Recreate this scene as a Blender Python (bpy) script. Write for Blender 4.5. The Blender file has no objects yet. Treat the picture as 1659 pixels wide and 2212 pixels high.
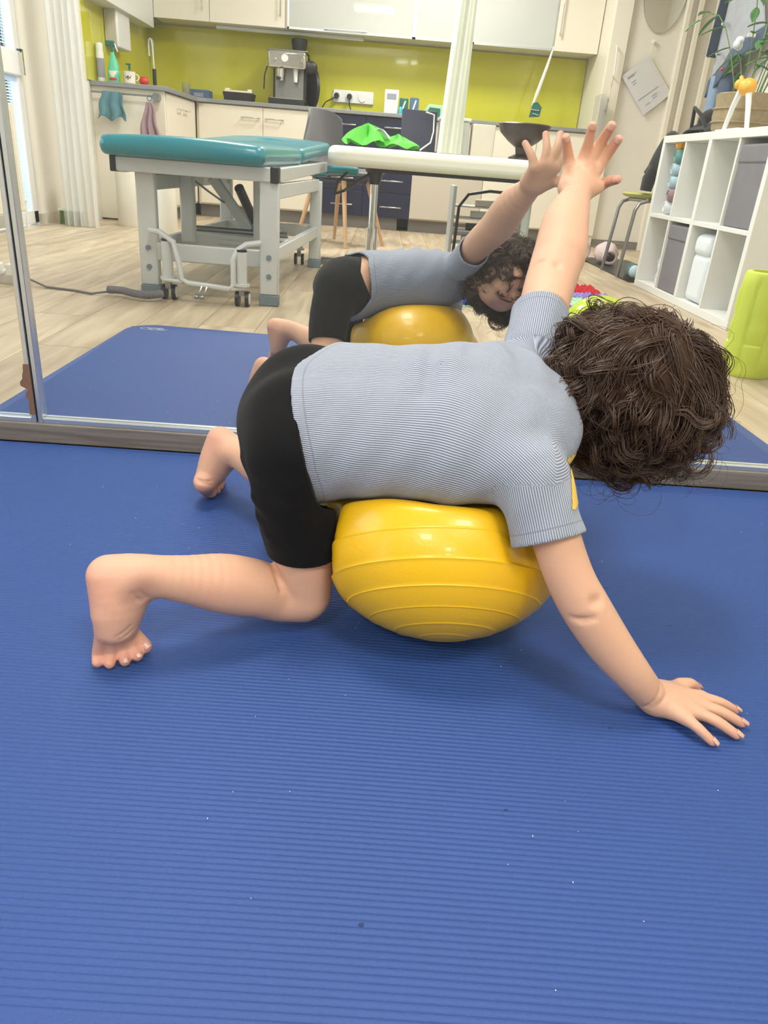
import bpy, math, random
import numpy as np
from mathutils import Vector, Matrix, noise
random.seed(7); RNG = np.random.default_rng(7)
S = bpy.context.scene
COL = S.collection
PI = math.pi

# ------------------------------------------------------------------ camera
f_px = 1600.0
n = Vector((560-829.5, 4500-1106, f_px)).normalized()      # direction of gravity in camera axes (x right, y down, z forward)
up = -n
fw = Vector((0, 0, 1)); Yc = (fw - fw.dot(up)*up).normalized(); Xc = Yc.cross(up)
yaw = math.atan(0.0325)
X = math.cos(yaw)*Xc + math.sin(yaw)*Yc
Y = -math.sin(yaw)*Xc + math.cos(yaw)*Yc
cam = bpy.data.cameras.new('camera'); camo = bpy.data.objects.new('camera', cam); COL.objects.link(camo)
# columns of the camera matrix in the world: right, up, backward
right = Vector((X.x, Y.x, up.x)); down = Vector((X.y, Y.y, up.y)); fwd = Vector((X.z, Y.z, up.z))
m3 = Matrix((right, -down, -fwd)).transposed()
camo.matrix_world = Matrix.Translation((0, 0, .53)) @ m3.to_4x4()
cam.sensor_fit = 'VERTICAL'; cam.sensor_height = 36.0; cam.lens = 36.0*f_px/2212
cam.clip_start = .02
S.camera = camo

# ------------------------------------------------------------------ sky, lights, exposure
w = bpy.data.worlds.new('sky'); S.world = w; w.use_nodes = True
bg = w.node_tree.nodes['Background']; bg.inputs[0].default_value = (.72, .86, 1, 1); bg.inputs[1].default_value = 1.6
def area(name, loc, rot, sx, sy, power, col=(1, 1, 1)):
    l = bpy.data.lights.new(name, 'AREA'); l.shape = 'RECTANGLE'; l.size = sx; l.size_y = sy; l.energy = power; l.color = col
    o = bpy.data.objects.new(name, l); o.location = loc; o.rotation_euler = rot; COL.objects.link(o); return o
area('daylight_balcony', (-2.75, -1.7, 1.3), (0, -PI/2, 0), 2.6, 2.4, 110, (.80, .91, 1))
area('side_fill_light', (-2.75, .35, 1.55), (0, -PI/2, 0), 1.6, 1.6, 26, (.86, .94, 1))  # side fill on the child, shining through an added unseen window
LAMPS = [(-.30, 1.0, 21), (.75, -.7, 30), (-.9, -1.9, 38), (.4, -3.4, 50)]
for i, (x, y, p) in enumerate(LAMPS):
    area('ceiling_lamp_light', (x, y, 2.52), (0, 0, 0), .58, .58, p, (1, .96, .9))
S.view_settings.view_transform = 'Standard'; S.view_settings.look = 'None'
S.view_settings.exposure = 0.12; S.view_settings.gamma = 1; S.view_settings.use_curve_mapping = False
S.cycles.caustics_refractive = False

# ------------------------------------------------------------------ materials
def mat(name, col, rough=.5, metal=0, bump=0, bscale=200, var=0, vscale=8, spec=.5, coat=0, trans=0, emit=None, estr=0, sss=0, sheen=0, alpha=1, ior=None):
    m = bpy.data.materials.new(name); m.use_nodes = True; nt = m.node_tree; b = nt.nodes['Principled BSDF']
    b.inputs['Base Color'].default_value = (*col, 1); b.inputs['Roughness'].default_value = rough; b.inputs['Metallic'].default_value = metal
    b.inputs['Specular IOR Level'].default_value = spec; b.inputs['Coat Weight'].default_value = coat
    b.inputs['Transmission Weight'].default_value = trans; b.inputs['Alpha'].default_value = alpha
    if ior: b.inputs['IOR'].default_value = ior
    if sheen: b.inputs['Sheen Weight'].default_value = sheen
    if sss:
        b.inputs['Subsurface Weight'].default_value = sss; b.inputs['Subsurface Radius'].default_value = (.012, .005, .003); b.inputs['Subsurface Scale'].default_value = 1
    if emit: b.inputs['Emission Color'].default_value = (*emit, 1); b.inputs['Emission Strength'].default_value = estr
    tc = nt.nodes.new('ShaderNodeTexCoord')
    if var:
        nz = nt.nodes.new('ShaderNodeTexNoise'); nz.inputs['Scale'].default_value = vscale; nz.inputs['Detail'].default_value = 4
        nt.links.new(tc.outputs['Object'], nz.inputs['Vector'])
        mx = nt.nodes.new('ShaderNodeMix'); mx.data_type = 'RGBA'
        mx.inputs[6].default_value = (*[max(0, c*(1-var)) for c in col], 1); mx.inputs[7].default_value = (*[min(1, c*(1+var)) for c in col], 1)
        nt.links.new(nz.outputs[0], mx.inputs[0]); nt.links.new(mx.outputs[2], b.inputs['Base Color'])
    if bump:
        nz = nt.nodes.new('ShaderNodeTexNoise'); nz.inputs['Scale'].default_value = bscale; nz.inputs['Detail'].default_value = 3
        nt.links.new(tc.outputs['Object'], nz.inputs['Vector'])
        bp = nt.nodes.new('ShaderNodeBump'); bp.inputs['Strength'].default_value = bump; bp.inputs['Distance'].default_value = .002
        nt.links.new(nz.outputs[0], bp.inputs['Height']); nt.links.new(bp.outputs[0], b.inputs['Normal'])
    return m
def BS(m): return m.node_tree.nodes['Principled BSDF']
M = {}
M['wall'] = mat('wall_paint', (.74, .70, .62), .8, bump=.15, bscale=90, var=.03)
M['ceiling'] = mat('ceiling_paint', (.85, .84, .81), .9, var=.02)
M['cream'] = mat('cream_laminate', (.80, .75, .63), .35, var=.02, vscale=3)
M['beige'] = mat('beige_laminate', (.56, .51, .43), .45, var=.03)
M['white'] = mat('white_lacquer', (.80, .80, .77), .4, var=.02)
M['plastic_white'] = mat('white_plastic', (.82, .82, .80), .35, var=.02)
M['navy'] = mat('navy_laminate', (.012, .016, .05), .3, var=.1)
M['counter'] = mat('grey_worktop', (.26, .27, .28), .4, var=.15, vscale=60)
M['lime'] = mat('lime_glass', (.60, .58, .035), .12, coat=.5, var=.06, vscale=2)
M['kick'] = mat('grey_kickboard', (.20, .19, .18), .6, var=.1)
M['alu'] = mat('brushed_aluminium', (.70, .74, .76), .32, .9, bump=.05, bscale=400, var=.03)
M['steel'] = mat('chrome', (.75, .75, .75), .12, 1, var=.02)
M['dark_steel'] = mat('dark_steel', (.30, .30, .30), .3, .9, var=.05)
M['teal'] = mat('teal_vinyl', (.015, .22, .28), .33, coat=.25, bump=.1, bscale=300, var=.06)
M['frame_grey'] = mat('light_grey_metal', (.60, .62, .62), .4, .1, var=.03)
M['rubber'] = mat('grey_rubber', (.17, .22, .26), .7, var=.1)
M['black'] = mat('black_plastic', (.012, .012, .013), .4, var=.2)
M['black_cloth'] = mat('black_cloth', (.012, .012, .014), .9, bump=.4, bscale=300, sheen=.2, var=.2)
M['chair_grey'] = mat('grey_felt', (.13, .13, .135), .85, bump=.3, bscale=400, sheen=.3, var=.08)
M['wood'] = mat('beech_wood', (.62, .38, .20), .5, var=.12, vscale=30)
M['brown'] = mat('brown_wood', (.20, .09, .04), .5, var=.2, vscale=20)
M['white_vinyl'] = mat('white_vinyl', (.80, .77, .68), .45, bump=.15, bscale=40, var=.03)
M['green_fabric'] = mat('bright_green_fabric', (.12, .62, .06), .6, bump=.2, bscale=300, var=.12)
M['lime_foam'] = mat('lime_foam', (.60, .70, .07), .6, bump=.25, bscale=250, var=.05)
M['green_vinyl'] = mat('lime_green_vinyl', (.52, .66, .01), .25, coat=.3, var=.05)
M['felt_grey'] = mat('grey_felt_box', (.20, .19, .21), .95, bump=.5, bscale=500, var=.12, vscale=20)
M['towel_white'] = mat('white_towel', (.72, .76, .80), .95, bump=.6, bscale=350, sheen=.4, var=.05)
M['towel_blue'] = mat('pale_blue_towel', (.45, .60, .70), .95, bump=.6, bscale=350, var=.08)
M['towel_teal'] = mat('teal_towel', (.16, .36, .34), .95, bump=.6, bscale=350, var=.08)
M['towel_orange'] = mat('orange_towel', (.78, .40, .06), .95, bump=.6, bscale=350, var=.08)
M['towel_mauve'] = mat('mauve_towel', (.36, .24, .27), .95, bump=.6, bscale=350, var=.1)
M['cloth_teal'] = mat('teal_cloth', (.10, .23, .27), .95, bump=.5, bscale=300, var=.1)
M['denim_grey'] = mat('grey_denim', (.36, .37, .40), .9, bump=.5, bscale=600, var=.15, vscale=25)
M['denim_dark'] = mat('blue_denim', (.07, .10, .16), .9, bump=.5, bscale=600, var=.3, vscale=40)
M['denim_light'] = mat('light_blue_denim', (.22, .30, .42), .9, bump=.5, bscale=600, var=.2, vscale=25)
M['leaf'] = mat('leaf_green', (.06, .19, .05), .35, var=.3, vscale=30)
M['stem'] = mat('stem_green', (.16, .24, .07), .5, var=.2)
M['basket'] = mat('woven_basket', (.33, .25, .14), .8, bump=.8, bscale=120, var=.3, vscale=60)
M['orange'] = mat('orange_plastic', (.85, .42, .04), .4, var=.1)
M['paper'] = mat('grey_white_paper', (.62, .61, .62), .8, var=.02)
M['ink'] = mat('grey_ink', (.33, .34, .40), .8)
M['net'] = mat('white_net', (.78, .80, .70), .9, bump=.4, bscale=200, var=.08)
M['string'] = mat('cotton_string', (.72, .66, .52), .9, var=.1)
M['green_bottle'] = mat('mint_green_plastic', (.12, .58, .38), .3, var=.05)
M['dark_green'] = mat('dark_green_plastic', (.02, .14, .11), .35, var=.05)
M['amber'] = mat('amber_glass', (.10, .03, .01), .2, var=.1)
M['red'] = mat('red_plastic', (.60, .03, .02), .4, var=.05)
M['enamel'] = mat('cream_enamel', (.85, .80, .66), .2, var=.02)
M['bluebox'] = mat('blue_grey_card', (.08, .16, .28), .6, var=.1)
M['cyan'] = mat('cyan_plastic', (.06, .45, .55), .4, var=.1)
M['pink_fluff'] = mat('pale_pink_fleece', (.62, .50, .50), .95, bump=.8, bscale=200, var=.08)
M['rug_green'] = mat('green_pile', (.03, .10, .05), .95, bump=.8, bscale=200, var=.2)
M['rug_red'] = mat('red_pile', (.60, .02, .03), .95, bump=.8, bscale=200, var=.15)
M['rug_violet'] = mat('violet_pile', (.30, .24, .60), .95, bump=.8, bscale=200, var=.1)
M['rug_mint'] = mat('mint_pile', (.42, .70, .45), .95, bump=.5, bscale=200, var=.1)
M['rug_blue'] = mat('blue_pile', (.05, .12, .55), .95, bump=.5, bscale=200, var=.1)
M['rug_yellow'] = mat('yellow_pile', (.75, .62, .05), .95, bump=.5, bscale=200, var=.1)
M['neon'] = mat('neon_green_plastic', (.05, .85, .30), .4, var=.03)
M['tape'] = mat('brown_paper_tape', (.22, .12, .08), .7, bump=.4, bscale=150, var=.2, vscale=60)
M['dark_brown'] = mat('dark_brown_ceramic', (.035, .018, .012), .35, var=.3)
M['lamp'] = mat('lamp_diffuser', (.9, .9, .9), .5, emit=(1, .96, .9), estr=3.0)
M['clear'] = mat('clear_plastic', (.9, .9, .9), .15, trans=.85, ior=1.2)
M['frost'] = mat('frosted_glass', (.52, .54, .50), .3, coat=.3, var=.05, vscale=3)
M['sock'] = mat('grey_knit', (.10, .16, .15), .95, bump=.6, bscale=300, var=.3, vscale=60)
M['foot_stool_seat'] = mat('olive_lime_plastic', (.42, .42, .10), .4, var=.05)
M['line_white'] = mat('white_print', (.75, .77, .78), .6)
# sheer curtain: partly transparent woven net
m = bpy.data.materials.new('sheer_net'); m.use_nodes = True; nt = m.node_tree; nt.nodes.remove(nt.nodes['Principled BSDF'])
o_ = nt.nodes['Material Output']; tr = nt.nodes.new('ShaderNodeBsdfTransparent'); tl = nt.nodes.new('ShaderNodeBsdfTranslucent'); df = nt.nodes.new('ShaderNodeBsdfDiffuse')
tl.inputs[0].default_value = (.93, .93, .9, 1); df.inputs[0].default_value = (.93, .93, .9, 1)
a1 = nt.nodes.new('ShaderNodeMixShader'); a1.inputs[0].default_value = .6; a2 = nt.nodes.new('ShaderNodeMixShader'); a2.inputs[0].default_value = .62
nt.links.new(df.outputs[0], a1.inputs[1]); nt.links.new(tl.outputs[0], a1.inputs[2]); nt.links.new(tr.outputs[0], a2.inputs[1]); nt.links.new(a1.outputs[0], a2.inputs[2]); nt.links.new(a2.outputs[0], o_.inputs[0])
M['sheer'] = m
m = bpy.data.materials.new('window_glass'); m.use_nodes = True; nt = m.node_tree; nt.nodes.remove(nt.nodes['Principled BSDF'])
o_ = nt.nodes['Material Output']; tr = nt.nodes.new('ShaderNodeBsdfTransparent'); tr.inputs[0].default_value = (.95, .97, .96, 1); gg = nt.nodes.new('ShaderNodeBsdfGlossy'); gg.inputs['Roughness'].default_value = .02
fr_ = nt.nodes.new('ShaderNodeFresnel'); mx = nt.nodes.new('ShaderNodeMixShader'); nt.links.new(fr_.outputs[0], mx.inputs[0]); nt.links.new(tr.outputs[0], mx.inputs[1]); nt.links.new(gg.outputs[0], mx.inputs[2]); nt.links.new(mx.outputs[0], o_.inputs[0])
M['glass'] = m
m = bpy.data.materials.new('white_blind'); m.use_nodes = True; nt = m.node_tree; nt.nodes.remove(nt.nodes['Principled BSDF'])
o_ = nt.nodes['Material Output']; tl = nt.nodes.new('ShaderNodeBsdfTranslucent'); df = nt.nodes.new('ShaderNodeBsdfDiffuse'); mx = nt.nodes.new('ShaderNodeMixShader'); mx.inputs[0].default_value = .45
tl.inputs[0].default_value = (.60, .75, .92, 1); df.inputs[0].default_value = (.80, .86, .93, 1)
nt.links.new(df.outputs[0], mx.inputs[1]); nt.links.new(tl.outputs[0], mx.inputs[2]); nt.links.new(mx.outputs[0], o_.inputs[0]); M['blind'] = m
# mirror glass with a thin film of dust
m = bpy.data.materials.new('mirror_glass'); m.use_nodes = True; nt = m.node_tree; nt.nodes.remove(nt.nodes['Principled BSDF'])
o_ = nt.nodes['Material Output']; gl = nt.nodes.new('ShaderNodeBsdfGlossy'); gl.inputs['Color'].default_value = (.93, .95, .93, 1); gl.inputs['Roughness'].default_value = 0
df = nt.nodes.new('ShaderNodeBsdfDiffuse'); df.inputs[0].default_value = (.75, .77, .75, 1); mx = nt.nodes.new('ShaderNodeMixShader'); mx.inputs[0].default_value = .045
nt.links.new(gl.outputs[0], mx.inputs[1]); nt.links.new(df.outputs[0], mx.inputs[2]); nt.links.new(mx.outputs[0], o_.inputs[0])
M['mirror'] = m
def wood_mat(name, c1, c2, rough, axis, scale, islands=False):
    m = bpy.data.materials.new(name); m.use_nodes = True; nt = m.node_tree; b = nt.nodes['Principled BSDF']; b.inputs['Roughness'].default_value = rough
    tc = nt.nodes.new('ShaderNodeTexCoord'); mp = nt.nodes.new('ShaderNodeMapping'); mp.inputs['Scale'].default_value = axis
    oi = nt.nodes.new('ShaderNodeObjectInfo'); ad = nt.nodes.new('ShaderNodeVectorMath'); ad.operation = 'ADD'; sc = nt.nodes.new('ShaderNodeVectorMath'); sc.operation = 'SCALE'; sc.inputs[3].default_value = 37.0
    cb = nt.nodes.new('ShaderNodeCombineXYZ'); nt.links.new(oi.outputs['Random'], cb.inputs[0]); nt.links.new(oi.outputs['Random'], cb.inputs[1]); nt.links.new(cb.outputs[0], sc.inputs[0])
    nt.links.new(tc.outputs['Object'], ad.inputs[0]); nt.links.new(sc.outputs[0], ad.inputs[1]); nt.links.new(ad.outputs[0], mp.inputs[0])
    nz = nt.nodes.new('ShaderNodeTexNoise'); nz.inputs['Scale'].default_value = scale; nz.inputs['Detail'].default_value = 6; nz.inputs['Distortion'].default_value = .6
    nt.links.new(mp.outputs[0], nz.inputs['Vector']); cr = nt.nodes.new('ShaderNodeValToRGB'); cr.color_ramp.elements[0].position = .3; cr.color_ramp.elements[1].position = .72
    cr.color_ramp.elements[0].color = (*c1, 1); cr.color_ramp.elements[1].color = (*c2, 1); nt.links.new(nz.outputs[0], cr.inputs[0])
    hs = nt.nodes.new('ShaderNodeHueSaturation'); mr = nt.nodes.new('ShaderNodeMapRange'); mr.inputs[3].default_value = .88; mr.inputs[4].default_value = 1.1
    nt.links.new(oi.outputs['Random'], mr.inputs[0]); nt.links.new(mr.outputs[0], hs.inputs['Value']); nt.links.new(cr.outputs[0], hs.inputs['Color']); nt.links.new(hs.outputs[0], b.inputs['Base Color'])
    bp = nt.nodes.new('ShaderNodeBump'); bp.inputs['Strength'].default_value = .15; bp.inputs['Distance'].default_value = .002; nt.links.new(nz.outputs[0], bp.inputs['Height']); nt.links.new(bp.outputs[0], b.inputs['Normal'])
    return m
M['floor'] = wood_mat('oak_laminate', (.40, .30, .19), (.66, .54, .38), .45, (12, 1.3, 1), 1.6)
M['plinth'] = wood_mat('grey_oak_laminate', (.13, .11, .09), (.30, .27, .23), .5, (1.5, 1, 40), 2.2)

# ------------------------------------------------------------------ mesh helpers
YM = 1.36                                    # plane of the mirror glass
class MB:
    """collects polygons; v=True takes y as measured from the mirror's far side (y -> 2*YM - y)"""
    def __init__(s, v=True): s.V = []; s.F = []; s.v = v
    def add(s, vs, fs):
        o = len(s.V); s.V += [tuple(p) for p in vs]; s.F += [tuple(i+o for i in f) for f in fs]; return s
    def box(s, x0, x1, y0, y1, z0, z1):
        return s.add([(x0,y0,z0),(x1,y0,z0),(x1,y1,z0),(x0,y1,z0),(x0,y0,z1),(x1,y0,z1),(x1,y1,z1),(x0,y1,z1)],
                     [(3,2,1,0),(4,5,6,7),(0,1,5,4),(1,2,6,5),(2,3,7,6),(3,0,4,7)])
    def obox(s, p0, p1, wx, wy, side=None):     # bar from p0 to p1 with section wx * wy
        p0 = Vector(p0); p1 = Vector(p1); d = (p1-p0).normalized(); a = Vector(side) if side else (Vector((1,0,0)) if abs(d.x) < .9 else Vector((0,1,0)))
        a = (a - a.dot(d)*d).normalized(); b = d.cross(a); q = []
        for p in (p0, p1):
            for i, j in ((-1,-1),(1,-1),(1,1),(-1,1)): q.append(p + a*i*wx/2 + b*j*wy/2)
        return s.add(q, [(3,2,1,0),(4,5,6,7),(0,1,5,4),(1,2,6,5),(2,3,7,6),(3,0,4,7)])
    def tube(s, pts, r, n=8, cap=True):
        pts = [Vector(p) for p in pts]; rs = r if isinstance(r, (list, tuple)) else [r]*len(pts); vs = []; fs = []
        t0 = (pts[1]-pts[0]).normalized(); a = Vector((0,0,1)) if abs(t0.z) < .9 else Vector((1,0,0))
        for i, p in enumerate(pts):
            t = (pts[min(i+1, len(pts)-1)] - pts[max(i-1, 0)]).normalized(); a = (a - a.dot(t)*t).normalized(); b = t.cross(a)
            for k in range(n): an = 2*PI*k/n; vs.append(p + (a*math.cos(an) + b*math.sin(an))*rs[i])
        for i in range(len(pts)-1):
            for k in range(n): k2 = (k+1) % n; fs.append((i*n+k, i*n+k2, (i+1)*n+k2, (i+1)*n+k))
        if cap: fs.append(tuple(range(n-1, -1, -1))); fs.append(tuple((len(pts)-1)*n+k for k in range(n)))
        return s.add(vs, fs)
    def cyl(s, p0, p1, r0, r1=None, n=16): return s.tube([p0, p1], [r0, r0 if r1 is None else r1], n)
    def lathe(s, c, prof, n=24, sx=1, sy=1):    # profile [(r, z)] about a vertical axis
        vs = []; fs = []
        for r, z in prof:
            for k in range(n): an = 2*PI*k/n; vs.append((c[0]+r*math.cos(an)*sx, c[1]+r*math.sin(an)*sy, c[2]+z))
        for i in range(len(prof)-1):
            for k in range(n): k2 = (k+1) % n; fs.append((i*n+k, i*n+k2, (i+1)*n+k2, (i+1)*n+k))
        fs.append(tuple(range(n-1, -1, -1))); fs.append(tuple((len(prof)-1)*n+k for k in range(n)))
        return s.add(vs, fs)
    def prism(s, poly, d, o=(0,0,0), a=(1,0,0), b=(0,0,1), c=(0,1,0)):   # polygon in plane (a, b) extruded d along c
        o, a, b, c = map(Vector, (o, a, b, c)); k = len(poly)
        vs = [o + a*p + b*q for p, q in poly] + [o + a*p + b*q + c*d for p, q in poly]
        ar = sum(poly[i][0]*poly[(i+1) % k][1] - poly[(i+1) % k][0]*poly[i][1] for i in range(k))
        fs = [tuple(range(k)), tuple(range(2*k-1, k-1, -1))] + [(i+k, (i+1) % k + k, (i+1) % k, i) for i in range(k)]
        if (ar > 0) == (a.cross(b).dot(c) > 0): fs = [tuple(reversed(f)) for f in fs]
        return s.add(vs, fs)
    def grid(s, fn, nu, nv, th=0):              # surface fn(u, v) -> point, optional thickness
        vs = [Vector(fn(i/nu, j/nv)) for j in range(nv+1) for i in range(nu+1)]; W = nu+1
        fs = [(j*W+i, j*W+i+1, (j+1)*W+i+1, (j+1)*W+i) for j in range(nv) for i in range(nu)]
        if th:
            nr = [Vector() for _ in vs]
            for f in fs:
                q = (vs[f[1]]-vs[f[0]]).cross(vs[f[3]]-vs[f[0]])
                for i in f: nr[i] += q
            L = len(vs); vs = vs + [p - nn.normalized()*th for p, nn in zip(vs, nr)]
            fs = fs + [tuple(reversed([i+L for i in f])) for f in fs]
            for i in range(nu): fs += [(i+1, i, i+L, i+1+L), (nv*W+i, nv*W+i+1, nv*W+i+1+L, nv*W+i+L)]
            for j in range(nv): fs += [(j*W, (j+1)*W, (j+1)*W+L, j*W+L), ((j+1)*W+nu, j*W+nu, j*W+nu+L, (j+1)*W+nu+L)]
        return s.add(vs, fs)
    def ball(s, c, rx, ry=None, rz=None, nu=20, nv=12, R=None):
        ry = ry or rx; rz = rz or rx; prof = []; vs = []; fs = []
        for j in range(1, nv):
            th = PI*j/nv
            for k in range(nu):
                p = Vector((rx*math.sin(th)*math.cos(2*PI*k/nu), ry*math.sin(th)*math.sin(2*PI*k/nu), -rz*math.cos(th)))
                if R: p = R @ p
                vs.append(Vector(c)+p)
        for j in range(nv-2):
            for k in range(nu): k2 = (k+1) % nu; fs.append((j*nu+k, j*nu+k2, (j+1)*nu+k2, (j+1)*nu+k))
        b = Vector((0,0,-rz)); t = Vector((0,0,rz))
        if R: b = R @ b; t = R @ t
        vs += [Vector(c)+b, Vector(c)+t]; L = len(vs)
        for k in range(nu): k2 = (k+1) % nu; fs += [(k2, k, L-2), ((nv-2)*nu+k, (nv-2)*nu+k2, L-1)]
        return s.add(vs, fs)
ORG = {}
def rv(p, v=True): return Vector((p[0], 2*YM-p[1] if v else p[1], p[2]))
def tag(o, label=None, cat=None, group=None, kind=None):
    if label: o['label'] = label
    if cat: o['category'] = cat
    if group: o['group'] = group
    if kind: o['kind'] = kind
    return o
def thing(name, label, cat, loc, group=None, v=True):
    o = bpy.data.objects.new(name, None); o.empty_display_size = .05; COL.objects.link(o); o.location = rv(loc, v); ORG[o.name] = o.location.copy()
    return tag(o, label, cat, group)
def obj(name, mb, m, parent=None, loc=None, bev=0, seg=2, smooth=35, label=None, cat=None, group=None, kind=None, sub=0):
    org = ORG[parent.name] if parent is not None else (rv(loc, mb.v) if loc is not None else Vector((0,0,0)))
    if mb.v: vs = [(p[0]-org.x, 2*YM-p[1]-org.y, p[2]-org.z) for p in mb.V]; fs = [tuple(reversed(f)) for f in mb.F]
    else: vs = [(p[0]-org.x, p[1]-org.y, p[2]-org.z) for p in mb.V]; fs = mb.F
    me = bpy.data.meshes.new(name); me.from_pydata(vs, [], fs); me.update()
    me.materials.append(M[m] if isinstance(m, str) else m)
    me.polygons.foreach_set('use_smooth', [True]*len(me.polygons))
    if smooth < 180: me.set_sharp_from_angle(angle=math.radians(smooth))
    o = bpy.data.objects.new(name, me); COL.objects.link(o)
    if parent is not None: o.parent = parent
    else: o.location = org
    ORG[o.name] = org
    if bev:
        b = o.modifiers.new('bevel', 'BEVEL'); b.width = bev; b.segments = seg; b.limit_method = 'ANGLE'; b.angle_limit = math.radians(40)
    if sub:
        q = o.modifiers.new('sub', 'SUBSURF'); q.levels = sub; q.render_levels = sub
    return tag(o, label, cat, group, kind)
def rect(x0, x1, y0, y1, r, n=6):
    out = []
    for cx, cy, a0 in ((x1-r, y0+r, -90), (x1-r, y1-r, 0), (x0+r, y1-r, 90), (x0+r, y0+r, 180)):
        for i in range(n+1): a = math.radians(a0 + 90*i/n); out.append((cx + r*math.cos(a), cy + r*math.sin(a)))
    return out
def arc(c, r, a0, a1, n, u=(1,0,0), v=(0,0,1)):
    c, u, v = map(Vector, (c, u, v)); return [c + u*r*math.cos(math.radians(a0+(a1-a0)*i/n)) + v*r*math.sin(math.radians(a0+(a1-a0)*i/n)) for i in range(n+1)]
FZ = -.012

# ================================================================== THE SETTING
XL, XR, XH, YB, YK = -2.3, 1.9, 2.75, 6.95, 7.6      # left wall, right wall, hall wall, far wall, kitchen wall (y counted from the mirror's far side)
ZC = 2.6
def struct(name, mb, m, parent=None, **k):
    o = obj(name, mb, m, parent, **k)
    if parent is None: o['kind'] = 'structure'
    return o
fl = struct('floor', MB().box(XL-.1, XH+.1, 1.3, YK+.1, FZ-.06, FZ-.006), 'kick')
# oak laminate planks, running away from the mirror
pw, pl = .19, 1.28
pm = None; i = 0
x = XL; row = 0
while x < XH:
    x1 = min(x+pw, XH); y = 1.3 - (row*.43 % pl)
    while y < YK:
        y0 = max(y, 1.3); y1 = min(y+pl, YK)
        if y1-y0 > .04:
            full = (y1-y0 > pl-.001 and x1-x > pw-.001)
            if full and pm:
                o = bpy.data.objects.new('plank', pm); COL.objects.link(o); o.parent = fl
            else:
                mb = MB(False).box(.0008, x1-x-.0008, .0008, y1-y0-.0008, -.006, 0)
                o = obj('plank', mb, 'floor', bev=.0005, seg=1); o.parent = fl
                if full: pm = o.data
            o.location = (x, 2*YM-y1, FZ)
        y += pl
    x += pw; row += 1
struct('ceiling', MB().box(XL-.1, XH+.1, 1.2, YK+.1, ZC, ZC+.08), 'ceiling')
struct('wall_mirror_side', MB().box(XL-.1, XH+.1, 1.18, 1.32, FZ-.06, ZC), 'wall')
# left wall with a balcony door and, nearer the mirror, an added unseen fill window
wl = MB(); a, b_, c, d = 1.72, 3.02, 3.55, 5.36          # added window y range, balcony door y range
wl.box(XL-.12, XL, 1.2, a, FZ-.06, ZC); wl.box(XL-.12, XL, b_, c, FZ-.06, ZC); wl.box(XL-.12, XL, d, YK+.1, FZ-.06, ZC)
wl.box(XL-.12, XL, a, b_, FZ-.06, .8); wl.box(XL-.12, XL, a, b_, 2.15, ZC); wl.box(XL-.12, XL, c, d, 2.25, ZC); wl.box(XL-.12, XL, c, d, FZ-.06, FZ)
struct('wall_left', wl, 'wall')
struct('wall_right', MB().box(XR, XR+.1, 1.2, 5.02, FZ-.06, ZC).box(XR+.1, XH, 4.92, 5.02, FZ-.06, ZC), 'wall')
struct('wall_hall', MB().box(XH, XH+.1, 4.9, YB+.1, FZ-.06, ZC), 'wall')
struct('wall_back', MB().box(1.862, XH+.1, YB, YB+.1, FZ-.06, ZC), 'wall')
struct('wall_kitchen', MB().box(XL-.1, 1.9, YK, YK+.1, FZ-.06, ZC), 'wall')
struct('trim_1', MB().box(XL, -2.13, 5.95, YK, FZ, ZC), 'wall')                      # boxed-out pipe wall behind the sink run
struct('baseboard_back', MB().box(1.865, 2.27, YB-.015, YB, FZ, .055), 'plinth')
struct('baseboard_left', MB().box(XL, XL+.014, d, 5.95, FZ, .055), 'beige')
# sliding door frame in the far wall
dr = struct('door_1', MB().box(2.27, 2.75, YB-.02, YB, FZ, 2.1), 'wall')
for x0, x1, m_ in ((2.27, 2.31, 'cream'), (2.36, 2.40, 'cream'), (2.50, 2.54, 'cream')):
    struct('door_jamb', MB().box(x0, x1, YB-.06, YB-.02, FZ, 2.12), m_, dr, bev=.004)
struct('door_panel', MB().box(2.40, 2.50, YB-.035, YB-.02, FZ, 2.1), 'beige', dr)
# balcony door: frame, mid rail, glass, venetian blind
def glazed(name, y0, y1, z0, z1, mids, blind):
    r = struct(name, MB().box(XL-.06, XL+.0, y0, y0+.07, z0, z1).box(XL-.06, XL, y1-.07, y1, z0, z1).box(XL-.06, XL, y0, y1, z0, z0+.08).box(XL-.06, XL, y0, y1, z1-.07, z1), 'plastic_white', bev=.006)
    zs = [z0+.08] + [q for m_ in mids for q in (m_-.07, m_+.07)] + [z1-.07]
    for m_ in mids: struct('mid_rail', MB().box(XL-.055, XL+.012, y0+.04, y1-.04, m_-.07, m_+.07), 'plastic_white', r, bev=.01)
    for k in range(0, len(zs), 2):
        struct('pane', MB().box(XL-.05, XL-.044, y0+.06, y1-.06, zs[k]-.01, zs[k+1]+.01), 'glass', r)
        if blind:
            bl = MB(); q = zs[k+1]-.02
            bl.box(XL-.035, XL-.01, y0+.08, y1-.08, zs[k+1]-.03, zs[k+1])
            while q > zs[k]+.02:
                bl.add([(XL-.035, y0+.085, q), (XL-.012, y0+.085, q-.010), (XL-.012, y1-.085, q-.010), (XL-.035, y1-.085, q)], [(0, 1, 2, 3)])
                q -= .0165
            for yy in (y0+.2, y1-.2, (y0+y1)/2): bl.box(XL-.010, XL-.0085, yy-.002, yy+.002, zs[k]+.02, zs[k+1]-.02)
            o = struct('blind_slats', bl, 'blind', r); o['kind'] = 'stuff'
    return r
w1 = glazed('window_1', c, d, 0.0, 2.25, [.92], True)
w2 = glazed('fill_window', a, b_, .8, 2.15, [], False)  # added out of view to let the side fill in
struct('door_handle', MB().box(XL, XL+.03, d-.055, d-.035, .98, 1.0).box(XL+.025, XL+.035, d-.055, d-.035, .86, 1.0), 'steel', w1)

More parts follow.
